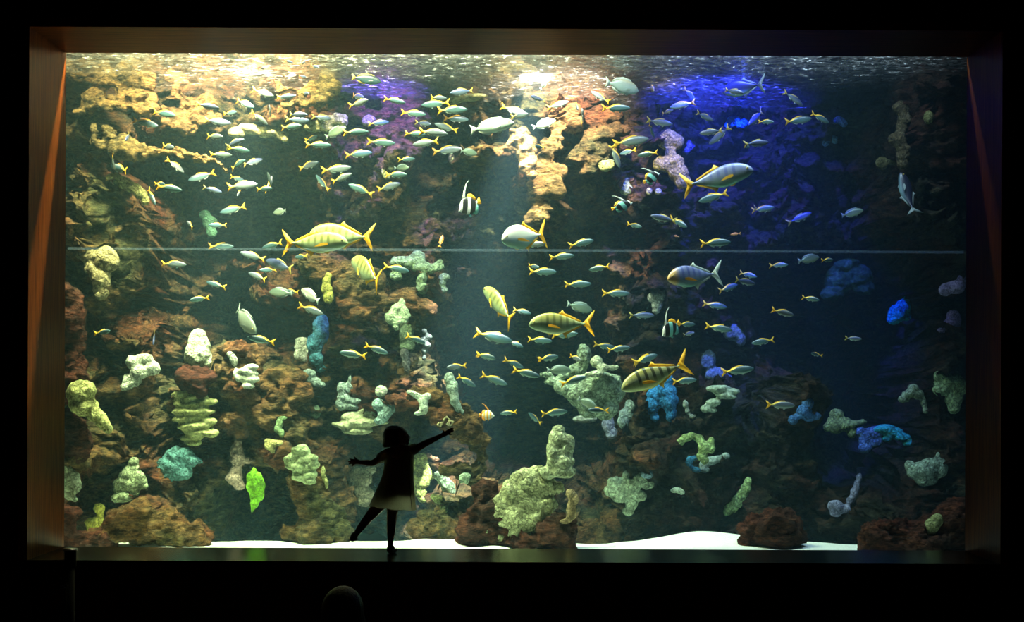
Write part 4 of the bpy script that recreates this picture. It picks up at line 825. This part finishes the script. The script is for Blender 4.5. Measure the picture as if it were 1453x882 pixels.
# look: 0 teal, 1 silver, 2 violet-blue, 3 dim olive ; last number = share of length seen side-on
SCHOOL = [
 (ZA, 1015,250,1130,290,1,.95),(ZA,1145,290,1200,300,1,.8),(ZA,920,300,1030,350,0,.95),(ZA,725,335,838,345,2,.95),(ZA,490,365,620,395,0,.95),(ZA,385,410,525,445,0,1),
 (ZA,865,375,940,375,3,.8),(ZA,770,415,900,425,2,.95),(ZA,1015,370,1090,430,1,.9),(ZA,1110,395,1110,340,1,.6),(ZA,770,490,870,505,1,.85),(ZA,865,545,980,515,2,.95),(ZA,890,560,1000,570,0,.95),
 (ZA,800,595,905,590,1,.9),(ZA,890,660,990,625,0,.85),(ZA,970,650,1065,610,2,.9),(ZA,535,540,620,565,1,.75),(ZA,585,620,650,680,1,.75),(ZA,372,475,365,530,2,.6),
 (ZA,820,680,690,730,0,.95),(ZA,390,690,268,645,0,.85),(ZA,290,600,285,665,1,.6),(ZA,465,765,520,860,3,.9),(ZA,510,755,650,780,0,1),(ZA,505,742,570,752,3,.7),(ZA,765,765,853,785,2,.9),
 (ZA,880,760,1045,745,1,1),(ZA,905,712,970,722,3,.75),(ZA,950,770,945,812,1,.6),(ZA,1030,770,1125,770,0,.95),(ZA,1115,765,1105,690,1,.7),
 (ZB,85,106,122,108,2,.7),(ZB,160,112,192,112,2,.7),(ZB,218,120,265,142,2,.8),(ZB,75,180,145,180,2,.9),(ZB,160,183,192,183,2,.7),(ZB,40,290,145,287,2,.95),(ZB,170,265,215,278,2,.7),
 (ZB,420,270,500,300,1,.75),(ZB,420,330,522,312,1,.8),(ZB,600,300,710,315,0,.95),(ZB,685,365,820,380,0,1),(ZB,1070,245,945,272,2,.95),(ZB,945,315,795,330,0,1),(ZB,875,355,1035,352,0,1),
 (ZB,840,298,925,288,1,.85),(ZB,910,400,1040,400,3,.95),(ZB,95,375,205,388,2,.95),(ZB,85,412,208,408,2,.95),(ZB,60,448,172,442,0,.95),(ZB,230,395,322,398,2,.9),(ZB,285,495,405,450,3,.95),
 (ZB,385,475,520,470,0,1),(ZB,520,430,625,415,0,.95),(ZB,765,415,848,435,2,.85),(ZB,985,460,865,430,1,.95),(ZB,780,462,932,480,1,1),(ZB,710,475,825,488,0,.95),(ZB,888,520,748,532,1,.95),
 (ZB,850,570,1008,555,1,1),(ZB,998,572,1085,577,3,.85),(ZB,510,520,660,530,0,1),(ZB,195,540,322,537,0,.95),(ZB,190,512,258,500,3,.75),(ZB,395,592,540,578,0,1),(ZB,680,618,760,605,3,.85),
 (ZB,652,655,732,658,3,.85),(ZB,605,690,722,695,0,.95),(ZB,145,660,265,632,1,.95),(ZB,275,675,430,655,1,1),(ZB,325,730,437,692,1,.95),(ZB,308,775,250,700,3,.9),(ZB,545,797,415,745,0,1),
 (ZB,562,768,690,742,1,.95),(ZB,12,785,5,695,1,.6),
 (ZC,305,242,362,172,3,.85),(ZC,340,298,262,288,2,.8),(ZC,672,310,575,258,1,.95),(ZC,630,345,782,340,0,1),(ZC,345,338,460,312,1,.95),(ZC,490,295,508,360,1,.7),(ZC,542,418,528,352,1,.6),
 (ZC,105,332,242,375,1,1),(ZC,150,382,250,380,1,.85),(ZC,270,442,392,408,3,.95),(ZC,335,545,285,545,0,.6),(ZC,882,205,900,262,1,.5),(ZC,1072,230,1112,302,3,.8),(ZC,1120,312,990,332,0,.95),
 (ZC,945,362,1002,355,2,.7),(ZC,870,400,1000,428,2,.95),(ZC,875,430,912,480,3,.5),(ZC,692,525,880,500,1,1),(ZC,805,560,730,575,3,.8),(ZC,685,530,728,652,1,1),(ZC,928,575,822,585,0,.95),
 (ZD,15,345,110,378,2,.95),(ZD,150,430,40,440,2,.95),(ZD,188,415,88,492,2,.95),(ZD,365,320,272,410,2,.9),(ZD,328,380,398,390,0,.85),(ZD,258,498,382,482,2,.95),(ZD,252,510,290,505,0,.7),(ZD,165,222,248,252,2,.85),
 (ZD,452,238,548,300,2,.95),(ZD,452,388,590,368,0,1),(ZD,582,345,678,385,0,.95),(ZD,178,735,35,778,0,1),(ZD,295,812,402,815,2,.95),
 (ZE,985,15,848,50,0,1),(ZE,722,135,668,92,1,.8),(ZE,882,112,795,118,0,.9),(ZE,788,225,922,225,0,1),(ZE,538,315,676,322,1,1),(ZE,880,440,775,410,0,.95),(ZE,790,490,697,510,0,.9),
 (ZE,1102,402,995,360,1,.95),(ZE,1085,290,960,258,1,.95),(ZE,1180,205,1065,232,0,.95),(ZE,1140,345,1062,350,3,.85),(ZE,195,682,288,668,0,.9),(ZE,500,670,515,740,2,.7),(ZE,1135,725,1000,698,0,.95),
 (ZF,100,42,20,45,3,.85),(ZF,210,275,133,278,3,.85),(ZF,150,352,-22,292,2,.9),(ZF,130,470,0,460,3,.95),(ZF,165,465,75,455,3,.9),(ZF,605,325,733,350,0,.95),(ZF,160,530,292,578,1,.95),
 (ZF,722,685,820,725,0,.95),(ZF,518,795,373,775,0,1),(ZF,505,735,626,780,0,1),(ZF,1035,840,933,852,1,.9),(ZF,1075,665,1275,715,0,1.0),
 (ZG,228,212,343,205,1,.95),(ZG,462,215,595,185,0,1),(ZG,362,275,492,265,0,1),(ZG,255,350,402,350,0,1),(ZG,252,312,310,330,3,.75),(ZG,680,322,570,338,0,.95),(ZG,440,418,582,412,0,1),(ZG,637,460,783,462,0,1),
 (ZG,180,548,268,568,3,.9),(ZG,380,682,512,672,0,.95),(ZG,250,702,380,712,0,1),(ZG,150,710,228,742,3,.85),(ZG,455,518,590,550,3,.95),(ZG,778,575,912,575,2,1),(ZG,598,725,715,748,3,.95),(ZG,665,758,786,742,0,1),
 (ZG,805,825,932,780,3,.95),(ZG,-5,785,85,808,0,.9),(ZG,305,808,412,788,0,.95),(ZG,472,785,530,812,1,.7),(ZG,1025,85,890,55,2,1),(ZG,998,62,1076,118,0,.85),(ZG,768,95,842,118,3,.85),(ZG,1060,675,1118,665,2,.75),(ZG,1030,620,1128,620,0,.95),
 (ZH,245,18,332,8,3,.95),(ZH,388,70,486,28,2,1),(ZH,608,38,690,18,3,.95),(ZH,35,155,160,148,0,1),(ZH,315,240,388,240,3,.9),(ZH,430,225,520,205,3,.95),(ZH,522,222,577,216,0,.9),(ZH,195,268,262,290,3,.85),
 (ZH,170,300,262,315,2,.95),(ZH,108,348,192,318,3,.9),(ZH,48,395,146,412,0,1),(ZH,322,420,416,442,1,1),(ZH,450,368,515,382,0,.9),(ZH,58,485,168,505,0,1),(ZH,340,540,245,556,0,1),(ZH,625,532,686,537,2,.9),(ZH,532,605,482,595,0,.9),
 (ZI,82,115,220,168,0,1),(ZI,272,308,183,320,0,.95),(ZI,395,372,330,312,3,.9),(ZI,395,320,535,305,0,1),(ZI,200,35,305,80,0,.95),(ZI,245,88,390,125,0,1),(ZI,425,92,552,90,3,.95),(ZI,495,165,630,125,0,1),(ZI,748,300,640,298,0,.95),
 (ZI,588,235,690,292,3,.95),(ZI,375,38,486,22,0,1),(ZI,50,8,158,30,0,.95),(ZI,1078,148,1208,138,0,1),(ZI,870,50,1005,8,3,.95),
 (ZJ,308,98,478,78,0,1),(ZJ,535,265,692,270,1,1),(ZK,990,122,1084,178,0,.95),
]
SMALLF = [((894,222),(880,232)), ]
def dirword(dx, dy):
    a = math.degrees(math.atan2(-dy, dx)) % 360
    names = ['heading right', 'angled up right', 'heading up', 'angled up left', 'heading left', 'angled down left', 'heading down', 'angled down right']
    return names[int(((a + 22.5) % 360) // 45)]
SECT = ['right of', 'above', 'left of', 'below']
fishes = []
BV.extend(CB)
rf = random.Random(5)
for z, tu, tv, hu, hv, look, f in SCHOOL:
    t = (z[0] + tu / z[2], z[1] + tv / z[2]); h = (z[0] + hu / z[2], z[1] + hv / z[2])
    fishes.append([t, h, look, f])
used_lab = set(); counts = {}
def sector(dx, dy):
    return SECT[int(((math.degrees(math.atan2(-dy, dx)) + 45) % 360) // 90)]
# distances from every landmark, ranked inside each side
ranks = {}
for li, (ph, lx, ly) in enumerate(LAND):
    for s_ in SECT:
        ranks[(li, s_)] = sorted([i for i, fd in enumerate(fishes) if sector((fd[0][0] + fd[1][0]) / 2 - lx, (fd[0][1] + fd[1][1]) / 2 - ly) == s_],
                                 key=lambda i: math.hypot((fishes[i][0][0] + fishes[i][1][0]) / 2 - lx, (fishes[i][0][1] + fishes[i][1][1]) / 2 - ly))
LOOKW = ['teal and silver', 'silvery', 'violet-blue', 'dim olive-grey']
ORD = ['nearest', 'second nearest', 'third nearest', 'fourth nearest', 'fifth nearest', 'sixth nearest']
for i, (t, h, look, f) in enumerate(fishes):
    cx, cy = (t[0] + h[0]) / 2, (t[1] + h[1]) / 2
    best = None
    for li, (ph, lx, ly) in enumerate(LAND):
        s_ = sector(cx - lx, cy - ly); rk = ranks[(li, s_)].index(i); d = math.hypot(cx - lx, cy - ly)
        if rk > 4: continue
        cost = d + rk * 18
        if best is None or cost < best[0]: best = (cost, ph, s_, rk)
    if best is None: best = (0, LAND[0][0], 'right of', 5)
    lab = '%s fish %s, %s %s the %s' % (LOOKW[look].split()[0], dirword(h[0] - t[0], h[1] - t[1]), ORD[best[3]], best[2], best[1])
    rl = ranks and min(hit(t[0] + (h[0] - t[0]) * a_ / 4, t[1] + (h[1] - t[1]) * a_ / 4 + b_) for a_ in range(5) for b_ in (-6, 0, 6)) - .2
    top = max(.35, min(rl, 2.4))
    k = rf.uniform(.25, 1.0)
    if look == 3: k = rf.uniform(.8, 1.0)
    Y = .3 + (top - .3) * k
    if look == 3: me = GRNM[i % 2] if f > .8 and i % 3 == 0 else FUSM[(0, i % 3)]
    else: me = FUSM[(look, i % 3)]
    o = bpy.data.objects.new('fusilier', me); COL.objects.link(o)
    o['Y'] = Y
    orient(o, h, t, Y, f, 1 if rf.random() < .5 else -1)
    del o['Y']
    tag(o, lab, 'fish', 'school of small silver fish with yellow tails')
for (h, t, Y, lab) in [((627,333),(623,352),1.6,'tiny orange fish hanging upright over the pale haze left of the light shaft'), ((955,333),(963,335),2.0,'tiny reddish fish in the dark between the blue jacks'), ((1036,331),(1050,330),1.8,'tiny orange-red fish over the right-hand cave')]:
    o = bpy.data.objects.new('anthias', cache.setdefault('ant', fish_mesh('fusilier', .1, [m_ant, f_or, f_or], 'anthias_body'))); COL.objects.link(o)
    orient(o, h, t, Y, .95, 1); tag(o, lab, 'fish')

# ------------------------------------------------------------------ people
def G(px, py, dy=0.0, Y=-.27):
    p = P(px, py, Y); p.y += dy; return p
GS = (CAMD - .27) / FPX
m_skin = plain('skin', (.50, .27, .17), .55, scale=8); m_hair = None
def hair_material(name, c1, c2):
    m, nt, out = mat(name); b = N(nt, 'ShaderNodeBsdfPrincipled'); L(nt, b, 0, out, 0)
    tc = N(nt, 'ShaderNodeTexCoord'); mp = N(nt, 'ShaderNodeMapping'); L(nt, tc, 'Object', mp, 0); mp.inputs['Scale'].default_value = (90, 90, 5)
    nz = N(nt, 'ShaderNodeTexNoise', i_Scale=1.0, i_Detail=3.0); L(nt, mp, 0, nz, 'Vector')
    r = ramp(nt, nz, 0, [(.35, c1), (.65, c2)]); L(nt, r, 0, b, 'Base Color'); b.inputs['Roughness'].default_value = .45
    bp = N(nt, 'ShaderNodeBump', i_Strength=.6, i_Distance=.01); L(nt, nz, 0, bp, 'Height'); L(nt, bp, 0, b, 'Normal')
    return m
m_hair = hair_material('dark_hair', (.012, .007, .004), (.03, .017, .01))
m_blond = hair_material('blond_hair', (.10, .065, .03), (.34, .24, .12))
bm = bmesh.new()
def limb(pts):   # (px, py, dy, radius px)
    for a, b_ in zip(pts[:-1], pts[1:]):
        capsule(bm, G(a[0], a[1], a[2]), G(b_[0], b_[1], b_[2]), a[3] * GS, b_[3] * GS, 12)
# head turned in profile to the right
ball(bm, G(562, 618.5), (15.2 * GS, 14 * GS, 13 * GS), sub=3)
ball(bm, G(570.5, 619.5, -.0), (9 * GS, 11 * GS, 10.5 * GS), sub=3)
ball(bm, G(573, 626), (7.0 * GS, 8.5 * GS, 5.5 * GS), sub=3)
ball(bm, G(578, 628.8), (3.2 * GS, 3.4 * GS, 2.8 * GS), sub=2)           # chin
capsule(bm, G(578.5, 617.3), G(581.7, 620.6), 1.2 * GS, 1.7 * GS, 8)           # nose
ball(bm, G(580.2, 623.4), (1.9 * GS, 2.6 * GS, .9 * GS)); ball(bm, G(579.8, 625.6), (1.8 * GS, 2.4 * GS, .9 * GS))   # lips
ball(bm, G(575.5, 622, -.045), (3.6 * GS, 2.6 * GS, 3.6 * GS)); ball(bm, G(575.5, 622, .045), (3.6 * GS, 2.6 * GS, 3.6 * GS))   # cheeks
ball(bm, G(564, 621, -.066), (2.2 * GS, 1 * GS, 3.2 * GS)); ball(bm, G(564, 621, .066), (2.2 * GS, 1 * GS, 3.2 * GS))
limb([(566, 628, 0, 6.5), (565, 640, 0, 7)])
# trunk
limb([(566, 645, 0, 16), (564, 668, 0, 17), (560, 690, 0, 18), (557, 706, 0, 18)])
limb([(549, 643, 0, 6.5), (566, 641, 0, 8), (583, 639, 0, 6.5)])
# left arm, stretched out to the side
limb([(549, 645, 0, 6), (539, 652, -.01, 5.2), (529.5, 657.5, -.02, 4.6), (520, 656.8, -.02, 4.1), (511.5, 656.3, -.02, 3.1)])
limb([(511.5, 656.3, -.02, 3.1), (507.2, 655.6, -.02, 3.6), (504.5, 655.3, -.02, 3.4)])
for pts in ([(508.5, 653.5, -.022, 1.9), (506, 650.8, -.03, 1.5), (504.0, 648.6, -.036, 1.15)],            # thumb
            [(504.5, 653.6, -.02, 1.6), (500.5, 652.2, -.022, 1.3), (497.2, 651.2, -.02, 1.0)],
            [(503.8, 655.2, -.02, 1.6), (499, 654.9, -.024, 1.35), (495.0, 655.3, -.02, 1.0)],
            [(504.0, 656.8, -.02, 1.5), (499.8, 657.7, -.022, 1.25), (495.8, 658.6, -.018, 1.0)],
            [(505.2, 658.0, -.02, 1.4), (502.6, 660.2, -.02, 1.15), (500.4, 662.2, -.014, .95)]): limb(pts)
# right arm, reaching up to the right
limb([(584, 640, 0, 6.2), (595, 634.5, .01, 5.4), (606.5, 628.2, .02, 4.7), (617, 623, .03, 4.1), (626.6, 618.4, .04, 3.1)])
limb([(626.6, 618.4, .04, 3.1), (631.0, 616.2, .042, 3.7), (634, 614.6, .042, 3.4)])
for pts in ([(629.8, 615.6, .035, 1.9), (629.4, 612.8, .03, 1.5), (628.4, 610.8, .03, 1.15)],
            [(633.5, 612.6, .042, 1.6), (637.5, 610.0, .044, 1.3), (640.8, 607.6, .044, 1.0)],
            [(635.0, 613.4, .042, 1.6), (638.9, 610.9, .046, 1.35), (642.9, 608.4, .046, 1.0)],
            [(635.6, 615.0, .042, 1.5), (639.6, 613.4, .044, 1.25), (643.4, 611.6, .044, 1.0)],
            [(635.2, 616.6, .042, 1.4), (638.2, 616.9, .042, 1.15), (640.6, 617.2, .04, .95)]): limb(pts)
# legs: right foot planted, left leg kicked back to the left
limb([(560, 706, 0, 11.5), (557.5, 730, -.01, 7.6), (556.6, 742, -.01, 6.8), (556, 755, -.005, 6.4), (555, 768, 0, 4.2), (555, 777, 0, 4.0)])
limb([(549, 706, 0, 11), (529, 729, .0, 7.8), (522, 737, -.01, 6.6), (514, 748, -.02, 5.9), (508, 756.5, -.03, 4.0), (504.5, 762, -.03, 3.9)])
me = remeshed(bm, .0042, 3)
child = bpy.data.objects.new('child', me); COL.objects.link(child); me.materials.append(m_skin)
base = Vector((G(555, 700).x, -.27, 0.0))
me.transform(Matrix.Translation(-base)); child.location = base
tag(child, 'toddler in a pale dress seen from behind, arms spread and one foot kicked back', 'person')
def worn(name, me_, m_):
    me_.transform(Matrix.Translation(-base)); me_.name = name
    me_.materials.clear(); me_.materials.append(m_)
    o = bpy.data.objects.new(name, me_); COL.objects.link(o); o.parent = child; return o
# bobbed hair, cut to the jaw
bm = bmesh.new()
ball(bm, G(559.5, 618.0), (16 * GS, 14.5 * GS, 14.5 * GS), sub=3)
for a in range(26):
    ang = math.radians(72 + a * 8.6)      # open towards the face
    cx_, cy_ = math.cos(ang), math.sin(ang)
    top_ = G(560.5 + 11 * cx_, 611); top_.y += 11 * GS * cy_
    bot_ = G(559.5 + 13.2 * cx_ + (0 if cx_ < 0 else 1), 630.5 - 1.8 * cx_); bot_.y += 14 * GS * cy_
    capsule(bm, top_, bot_, 3.6 * GS, (3.4 + .5 * math.sin(a * 2.3)) * GS, 7)
for a in range(7):
    yy = (a - 3) * 3.6 * GS
    capsule(bm, G(568, 609, yy), G(575.6, 613.4, yy * 1.0), 3.2 * GS, 1.3 * GS, 7)   # fringe
worn('hair', remeshed(bm, .0042, 2), m_hair)
bm = bmesh.new()
for s in (-1, 1): ball(bm, G(578.0, 618.6, s * .022), (1.0 * GS, 1.3 * GS, 1.1 * GS))
worn('eyes', bm_mesh('eyes', bm, True), plain('child_eye', (.02, .012, .01), .1))
# shoes
m_shoe = plain('canvas_shoe', (.35, .37, .38), .7)
bm = bmesh.new()
ball(bm, G(555.5, 777.5, .0), (5.8 * GS, .026, 5 * GS), sub=3); ball(bm, Vector((G(556.5, 700).x, -.26, .020)), (7.0 * GS, .058, .019), sub=3); ball(bm, Vector((G(557.5, 700).x, -.235, .016)), (6.6 * GS, .05, .015), sub=3)
for v in bm.verts: v.co.z = max(v.co.z, .001)
worn('shoe', remeshed(bm, .005, 2), m_shoe)
bm = bmesh.new()
ball(bm, G(504.8, 759, -.03), (5.0 * GS, .026, 4.6 * GS), sub=3); capsule(bm, G(505, 759, -.045), G(501.5, 765, -.01), 4.8 * GS, 4.4 * GS); ball(bm, G(503, 765, .01), (6.2 * GS, .035, 3.6 * GS), sub=3)
worn('shoe', remeshed(bm, .005, 2), m_shoe)
# dress: outer layer to the hem and a shorter lining
def cloth(name, c1, tr_amt, tl_amt):
    m, nt, out = mat(name)
    d = N(nt, 'ShaderNodeBsdfDiffuse'); tl = N(nt, 'ShaderNodeBsdfTranslucent'); tp = N(nt, 'ShaderNodeBsdfTransparent')
    tc = N(nt, 'ShaderNodeTexCoord'); nz = N(nt, 'ShaderNodeTexNoise', i_Scale=160.0, i_Detail=2.0); L(nt, tc, 'Object', nz, 'Vector')
    r = ramp(nt, nz, 0, [(.3, tuple(c * .85 for c in c1)), (.7, c1)]); L(nt, r, 0, d, 0); L(nt, r, 0, tl, 0)
    a_ = N(nt, 'ShaderNodeMixShader'); a_.inputs[0].default_value = tl_amt; L(nt, d, 0, a_, 1); L(nt, tl, 0, a_, 2)
    b_ = N(nt, 'ShaderNodeMixShader'); b_.inputs[0].default_value = tr_amt; L(nt, a_, 0, b_, 1); L(nt, tp, 0, b_, 2); L(nt, b_, 0, out, 0)
    return m
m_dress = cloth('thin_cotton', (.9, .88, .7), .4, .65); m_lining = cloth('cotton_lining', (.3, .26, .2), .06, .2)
ROWS = [(637,556,576,.035),(639.5,546,585,.05),(643,543.5,587,.062),(649,545,587.3,.074),(656,546.5,586.8,.084),(668,545,586.8,.09),(680,542,587,.096),(692,537,588,.103),(704,532,589,.112),(713,528,590,.12),(721,524.6,591,.126)]
def skirt(rows, shrink, skew, fold, seed):
    vs_, fs_ = [], []; n = 72
    for i, (py, xl, xr, dp) in enumerate(rows):
        t = i / (len(rows) - 1)
        for k in range(n):
            a = 2 * PI * k / n; co, si = math.cos(a), math.sin(a)
            f_ = 1 + fold * t * (math.sin(a * 9 + seed) * .5 + .5 * math.sin(a * 5 + 1.3 * seed + t * 2))
            hx = (xr - xl) / 2 - shrink
            p = G((xl + xr) / 2 + hx * co * f_ * abs(co) ** -.12 if abs(co) > 1e-3 else (xl + xr) / 2, py + skew * t * t * (co * 3.2 + .6 * math.sin(a * 9 + seed)))
            p.y += (dp - shrink * GS) * si * f_
            vs_.append(p)
    for i in range(len(rows) - 1):
        for k in range(n):
            fs_.append((i * n + k, i * n + (k + 1) % n, (i + 1) * n + (k + 1) % n, (i + 1) * n + k))
    return vs_, fs_
def solid(me_, th):
    o = bpy.data.objects.new('t', me_); COL.objects.link(o)
    m_ = o.modifiers.new('s', 'SOLIDIFY'); m_.thickness = th; m_.offset = 0
    ss = o.modifiers.new('u', 'SUBSURF'); ss.levels = 1
    bpy.context.view_layer.update(); out = evaluated(o); bpy.data.objects.remove(o)
    out.polygons.foreach_set('use_smooth', [True] * len(out.polygons)); return out
vs_, fs_ = skirt(ROWS, 0, 1, .05, 1.0)
def sleeve(a, b_, r0, r1):
    """puffed short sleeve from the shoulder towards the elbow"""
    a, b_ = Vector(a), Vector(b_); q = (b_ - a).to_track_quat('Z', 'Y').to_matrix(); off = len(vs_); n = 24
    for i, (t, r) in enumerate(((0, r0 * .8), (.25, r0), (.6, (r0 + r1) * .54), (.85, r1 * 1.02), (1, r1 * .92))):
        for k in range(n):
            an = 2 * PI * k / n; rr = r * (1 + .05 * math.sin(an * 6))
            vs_.append(a + (b_ - a) * t + q @ Vector((rr * math.cos(an), rr * math.sin(an), 0)))
    for i in range(4):
        for k in range(n): fs_.append((off + i * n + k, off + i * n + (k + 1) % n, off + (i + 1) * n + (k + 1) % n, off + (i + 1) * n + k))
sleeve(G(551, 643.5), G(538, 652.5, -.01), 8.2 * GS, 7.4 * GS)
sleeve(G(580, 641), G(592, 635.5, .01), 7.6 * GS, 7.2 * GS)
worn('dress', solid(mesh_from('dress', vs_, fs_), .0016), m_dress)
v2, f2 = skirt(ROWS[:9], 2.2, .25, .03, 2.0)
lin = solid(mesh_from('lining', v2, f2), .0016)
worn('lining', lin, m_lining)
bm = bmesh.new()
for i in range(len(ROWS) - 2):     # dark piping down the right side
    capsule(bm, G(ROWS[i + 1][2] - 4.2, ROWS[i + 1][0], -ROWS[i + 1][3] * .62), G(ROWS[i + 2][2] - 4.2, ROWS[i + 2][0] + (2 if i == len(ROWS) - 3 else 0), -ROWS[i + 2][3] * .62), .0022, .0022, 6)
worn('piping', bm_mesh('piping', bm, True), plain('piping_cord', (.12, .1, .08), .7))

# visitor at the bottom of the frame: a fair-haired child standing in front of the ledge
PY = -3.4
def Q(px, py, dy=0): 
    p = P(px, py, PY); p.y += dy; return p
QS = (CAMD + PY) / FPX
bm = bmesh.new()
hx = P(488, 860, PY).x; hz = P(488, 832, PY).z - .105
ball(bm, (hx, PY, hz), (.075, .088, .098), sub=3); ball(bm, (hx, PY + .035, hz - .045), (.052, .055, .055), sub=3)
ball(bm, (hx, PY + .098, hz - .02), (.01, .014, .014))
capsule(bm, (hx, PY, hz - .06), (hx, PY, hz - .16), .038, .042)
sh = hz - .19
capsule(bm, (hx - .10, PY, sh), (hx + .10, PY, sh), .05, .05); capsule(bm, (hx, PY, sh - .03), (hx, PY, sh - .32), .095, .10, 14)
for s in (-1, 1):
    capsule(bm, (hx + s * .13, PY, sh), (hx + s * .16, PY - .01, sh - .2), .036, .03); capsule(bm, (hx + s * .16, PY - .01, sh - .2), (hx + s * .15, PY + .05, sh - .36), .029, .021)
    ball(bm, (hx + s * .15, PY + .06, sh - .41), (.018, .028, .035))
    for j in range(4): capsule(bm, (hx + s * (.145 + .006), PY + .042 + j * .013, sh - .43), (hx + s * .147, PY + .047 + j * .012, sh - .475), .0065, .0055, 7)
    capsule(bm, (hx + s * .148, PY + .088, sh - .40), (hx + s * .142, PY + .102, sh - .435), .008, .006, 7)
    capsule(bm, (hx + s * .055, PY, sh - .34), (hx + s * .06, PY, FZ + .30), .06, .045); capsule(bm, (hx + s * .06, PY, FZ + .30), (hx + s * .06, PY - .01, FZ + .06), .042, .03)
    ball(bm, (hx + s * .06, PY + .03, FZ + .032), (.032, .085, .03), sub=3)
me = remeshed(bm, .008, 2); vis = bpy.data.objects.new('child', me); COL.objects.link(vis); me.materials.append(m_skin)
vb = Vector((hx, PY, FZ)); me.transform(Matrix.Translation(-vb)); vis.location = vb
tag(vis, 'fair-haired visitor in the dark below the window, only the crown of the head showing', 'person')
bm = bmesh.new()
ball(bm, (hx, PY - .008, hz + .005), (.09, .10, .102), sub=3)
for a in range(30):
    an = math.radians(125 + a * 9.9); ex_ = .02 * math.sin(a * 1.9)
    capsule(bm, (hx + .062 * math.cos(an), PY - .01 + .07 * math.sin(an), hz + .03), (hx + (.086 + ex_ * .4) * math.cos(an), PY - .01 + .085 * math.sin(an), hz - .11), .022, .02, 7)
    capsule(bm, (hx + (.086 + ex_ * .4) * math.cos(an), PY - .01 + .085 * math.sin(an), hz - .11), (hx + (.15 + ex_) * math.cos(an), PY - .015 + .088 * math.sin(an), hz - .27), .02, .012, 7)
o = remeshed(bm, .008, 1); o.transform(Matrix.Translation(-vb)); o.materials.append(m_blond); ho = bpy.data.objects.new('hair', o); COL.objects.link(ho); ho.parent = vis
bm = bmesh.new()
capsule(bm, (hx - .11, PY, sh), (hx + .11, PY, sh), .058, .058, 14); capsule(bm, (hx, PY, sh - .03), (hx, PY, sh - .34), .107, .115, 16)
for s in (-1, 1): capsule(bm, (hx + s * .13, PY, sh), (hx + s * .16, PY - .01, sh - .17), .046, .042)
o = remeshed(bm, .009, 2); o.transform(Matrix.Translation(-vb)); o.materials.append(plain('navy_jersey', (.03, .04, .08), .8)); c_ = bpy.data.objects.new('shirt', o); COL.objects.link(c_); c_.parent = vis
bm = bmesh.new()
for s in (-1, 1): capsule(bm, (hx + s * .055, PY, sh - .36), (hx + s * .06, PY - .005, FZ + .12), .072, .045)
o = remeshed(bm, .009, 2); o.transform(Matrix.Translation(-vb)); o.materials.append(plain('dark_trousers', (.02, .02, .03), .8)); c_ = bpy.data.objects.new('trousers', o); COL.objects.link(c_); c_.parent = vis

# ------------------------------------------------------------------ barrier post at the left corner of the window
pc = P(101, 780, -1.25); m_post = plain('black_post', (.01, .01, .01), .9, spec=.1); m_chr = plain('brushed_steel', (.7, .7, .68), .25, 1.0)
post = empty('barrier_post', (pc.x, pc.y, FZ)); tag(post, 'black barrier post with a steel-rimmed cap by the lower left window corner', 'post')
def lathe(prof, n=28):
    bm = bmesh.new(); rg = [[bm.verts.new((r * math.cos(2 * PI * k / n), r * math.sin(2 * PI * k / n), z)) for k in range(n)] for r, z in prof]
    for i in range(len(rg) - 1):
        for k in range(n): bm.faces.new((rg[i][k], rg[i][(k + 1) % n], rg[i + 1][(k + 1) % n], rg[i + 1][k]))
    bm.faces.new(rg[0][::-1]); bm.faces.new(rg[-1]); return bm
H = pc.z - FZ
link('base', bm_mesh('base', lathe([(.17, 0), (.17, .012), (.14, .025), (.04, .035), (.03, .05)]), True), post, [m_post])
link('pole', bm_mesh('pole', lathe([(.026, .03), (.026, H - .11)]), True), post, [m_post])
link('head', bm_mesh('head', lathe([(.026, H - .12), (.034, H - .11), (.034, H - .02), (.03, H - .014)]), True), post, [m_post])
tag(link('cap', bm_mesh('cap', lathe([(.030, H - .016), (.043, H - .014), (.044, H - .008), (.036, H)]), True), post, [m_chr]), 'steel rim cap')
bm = bmesh.new(); add_box(bm, (-.05, -.045, H - .235), (-.0, -.03, H - .215)); bmesh.ops.rotate(bm, verts=bm.verts, cent=(-.02, -.04, H - .225), matrix=Matrix.Rotation(-.4, 3, 'Y'))
link('belt_clip', bm_mesh('belt_clip', bm), post, [m_chr])
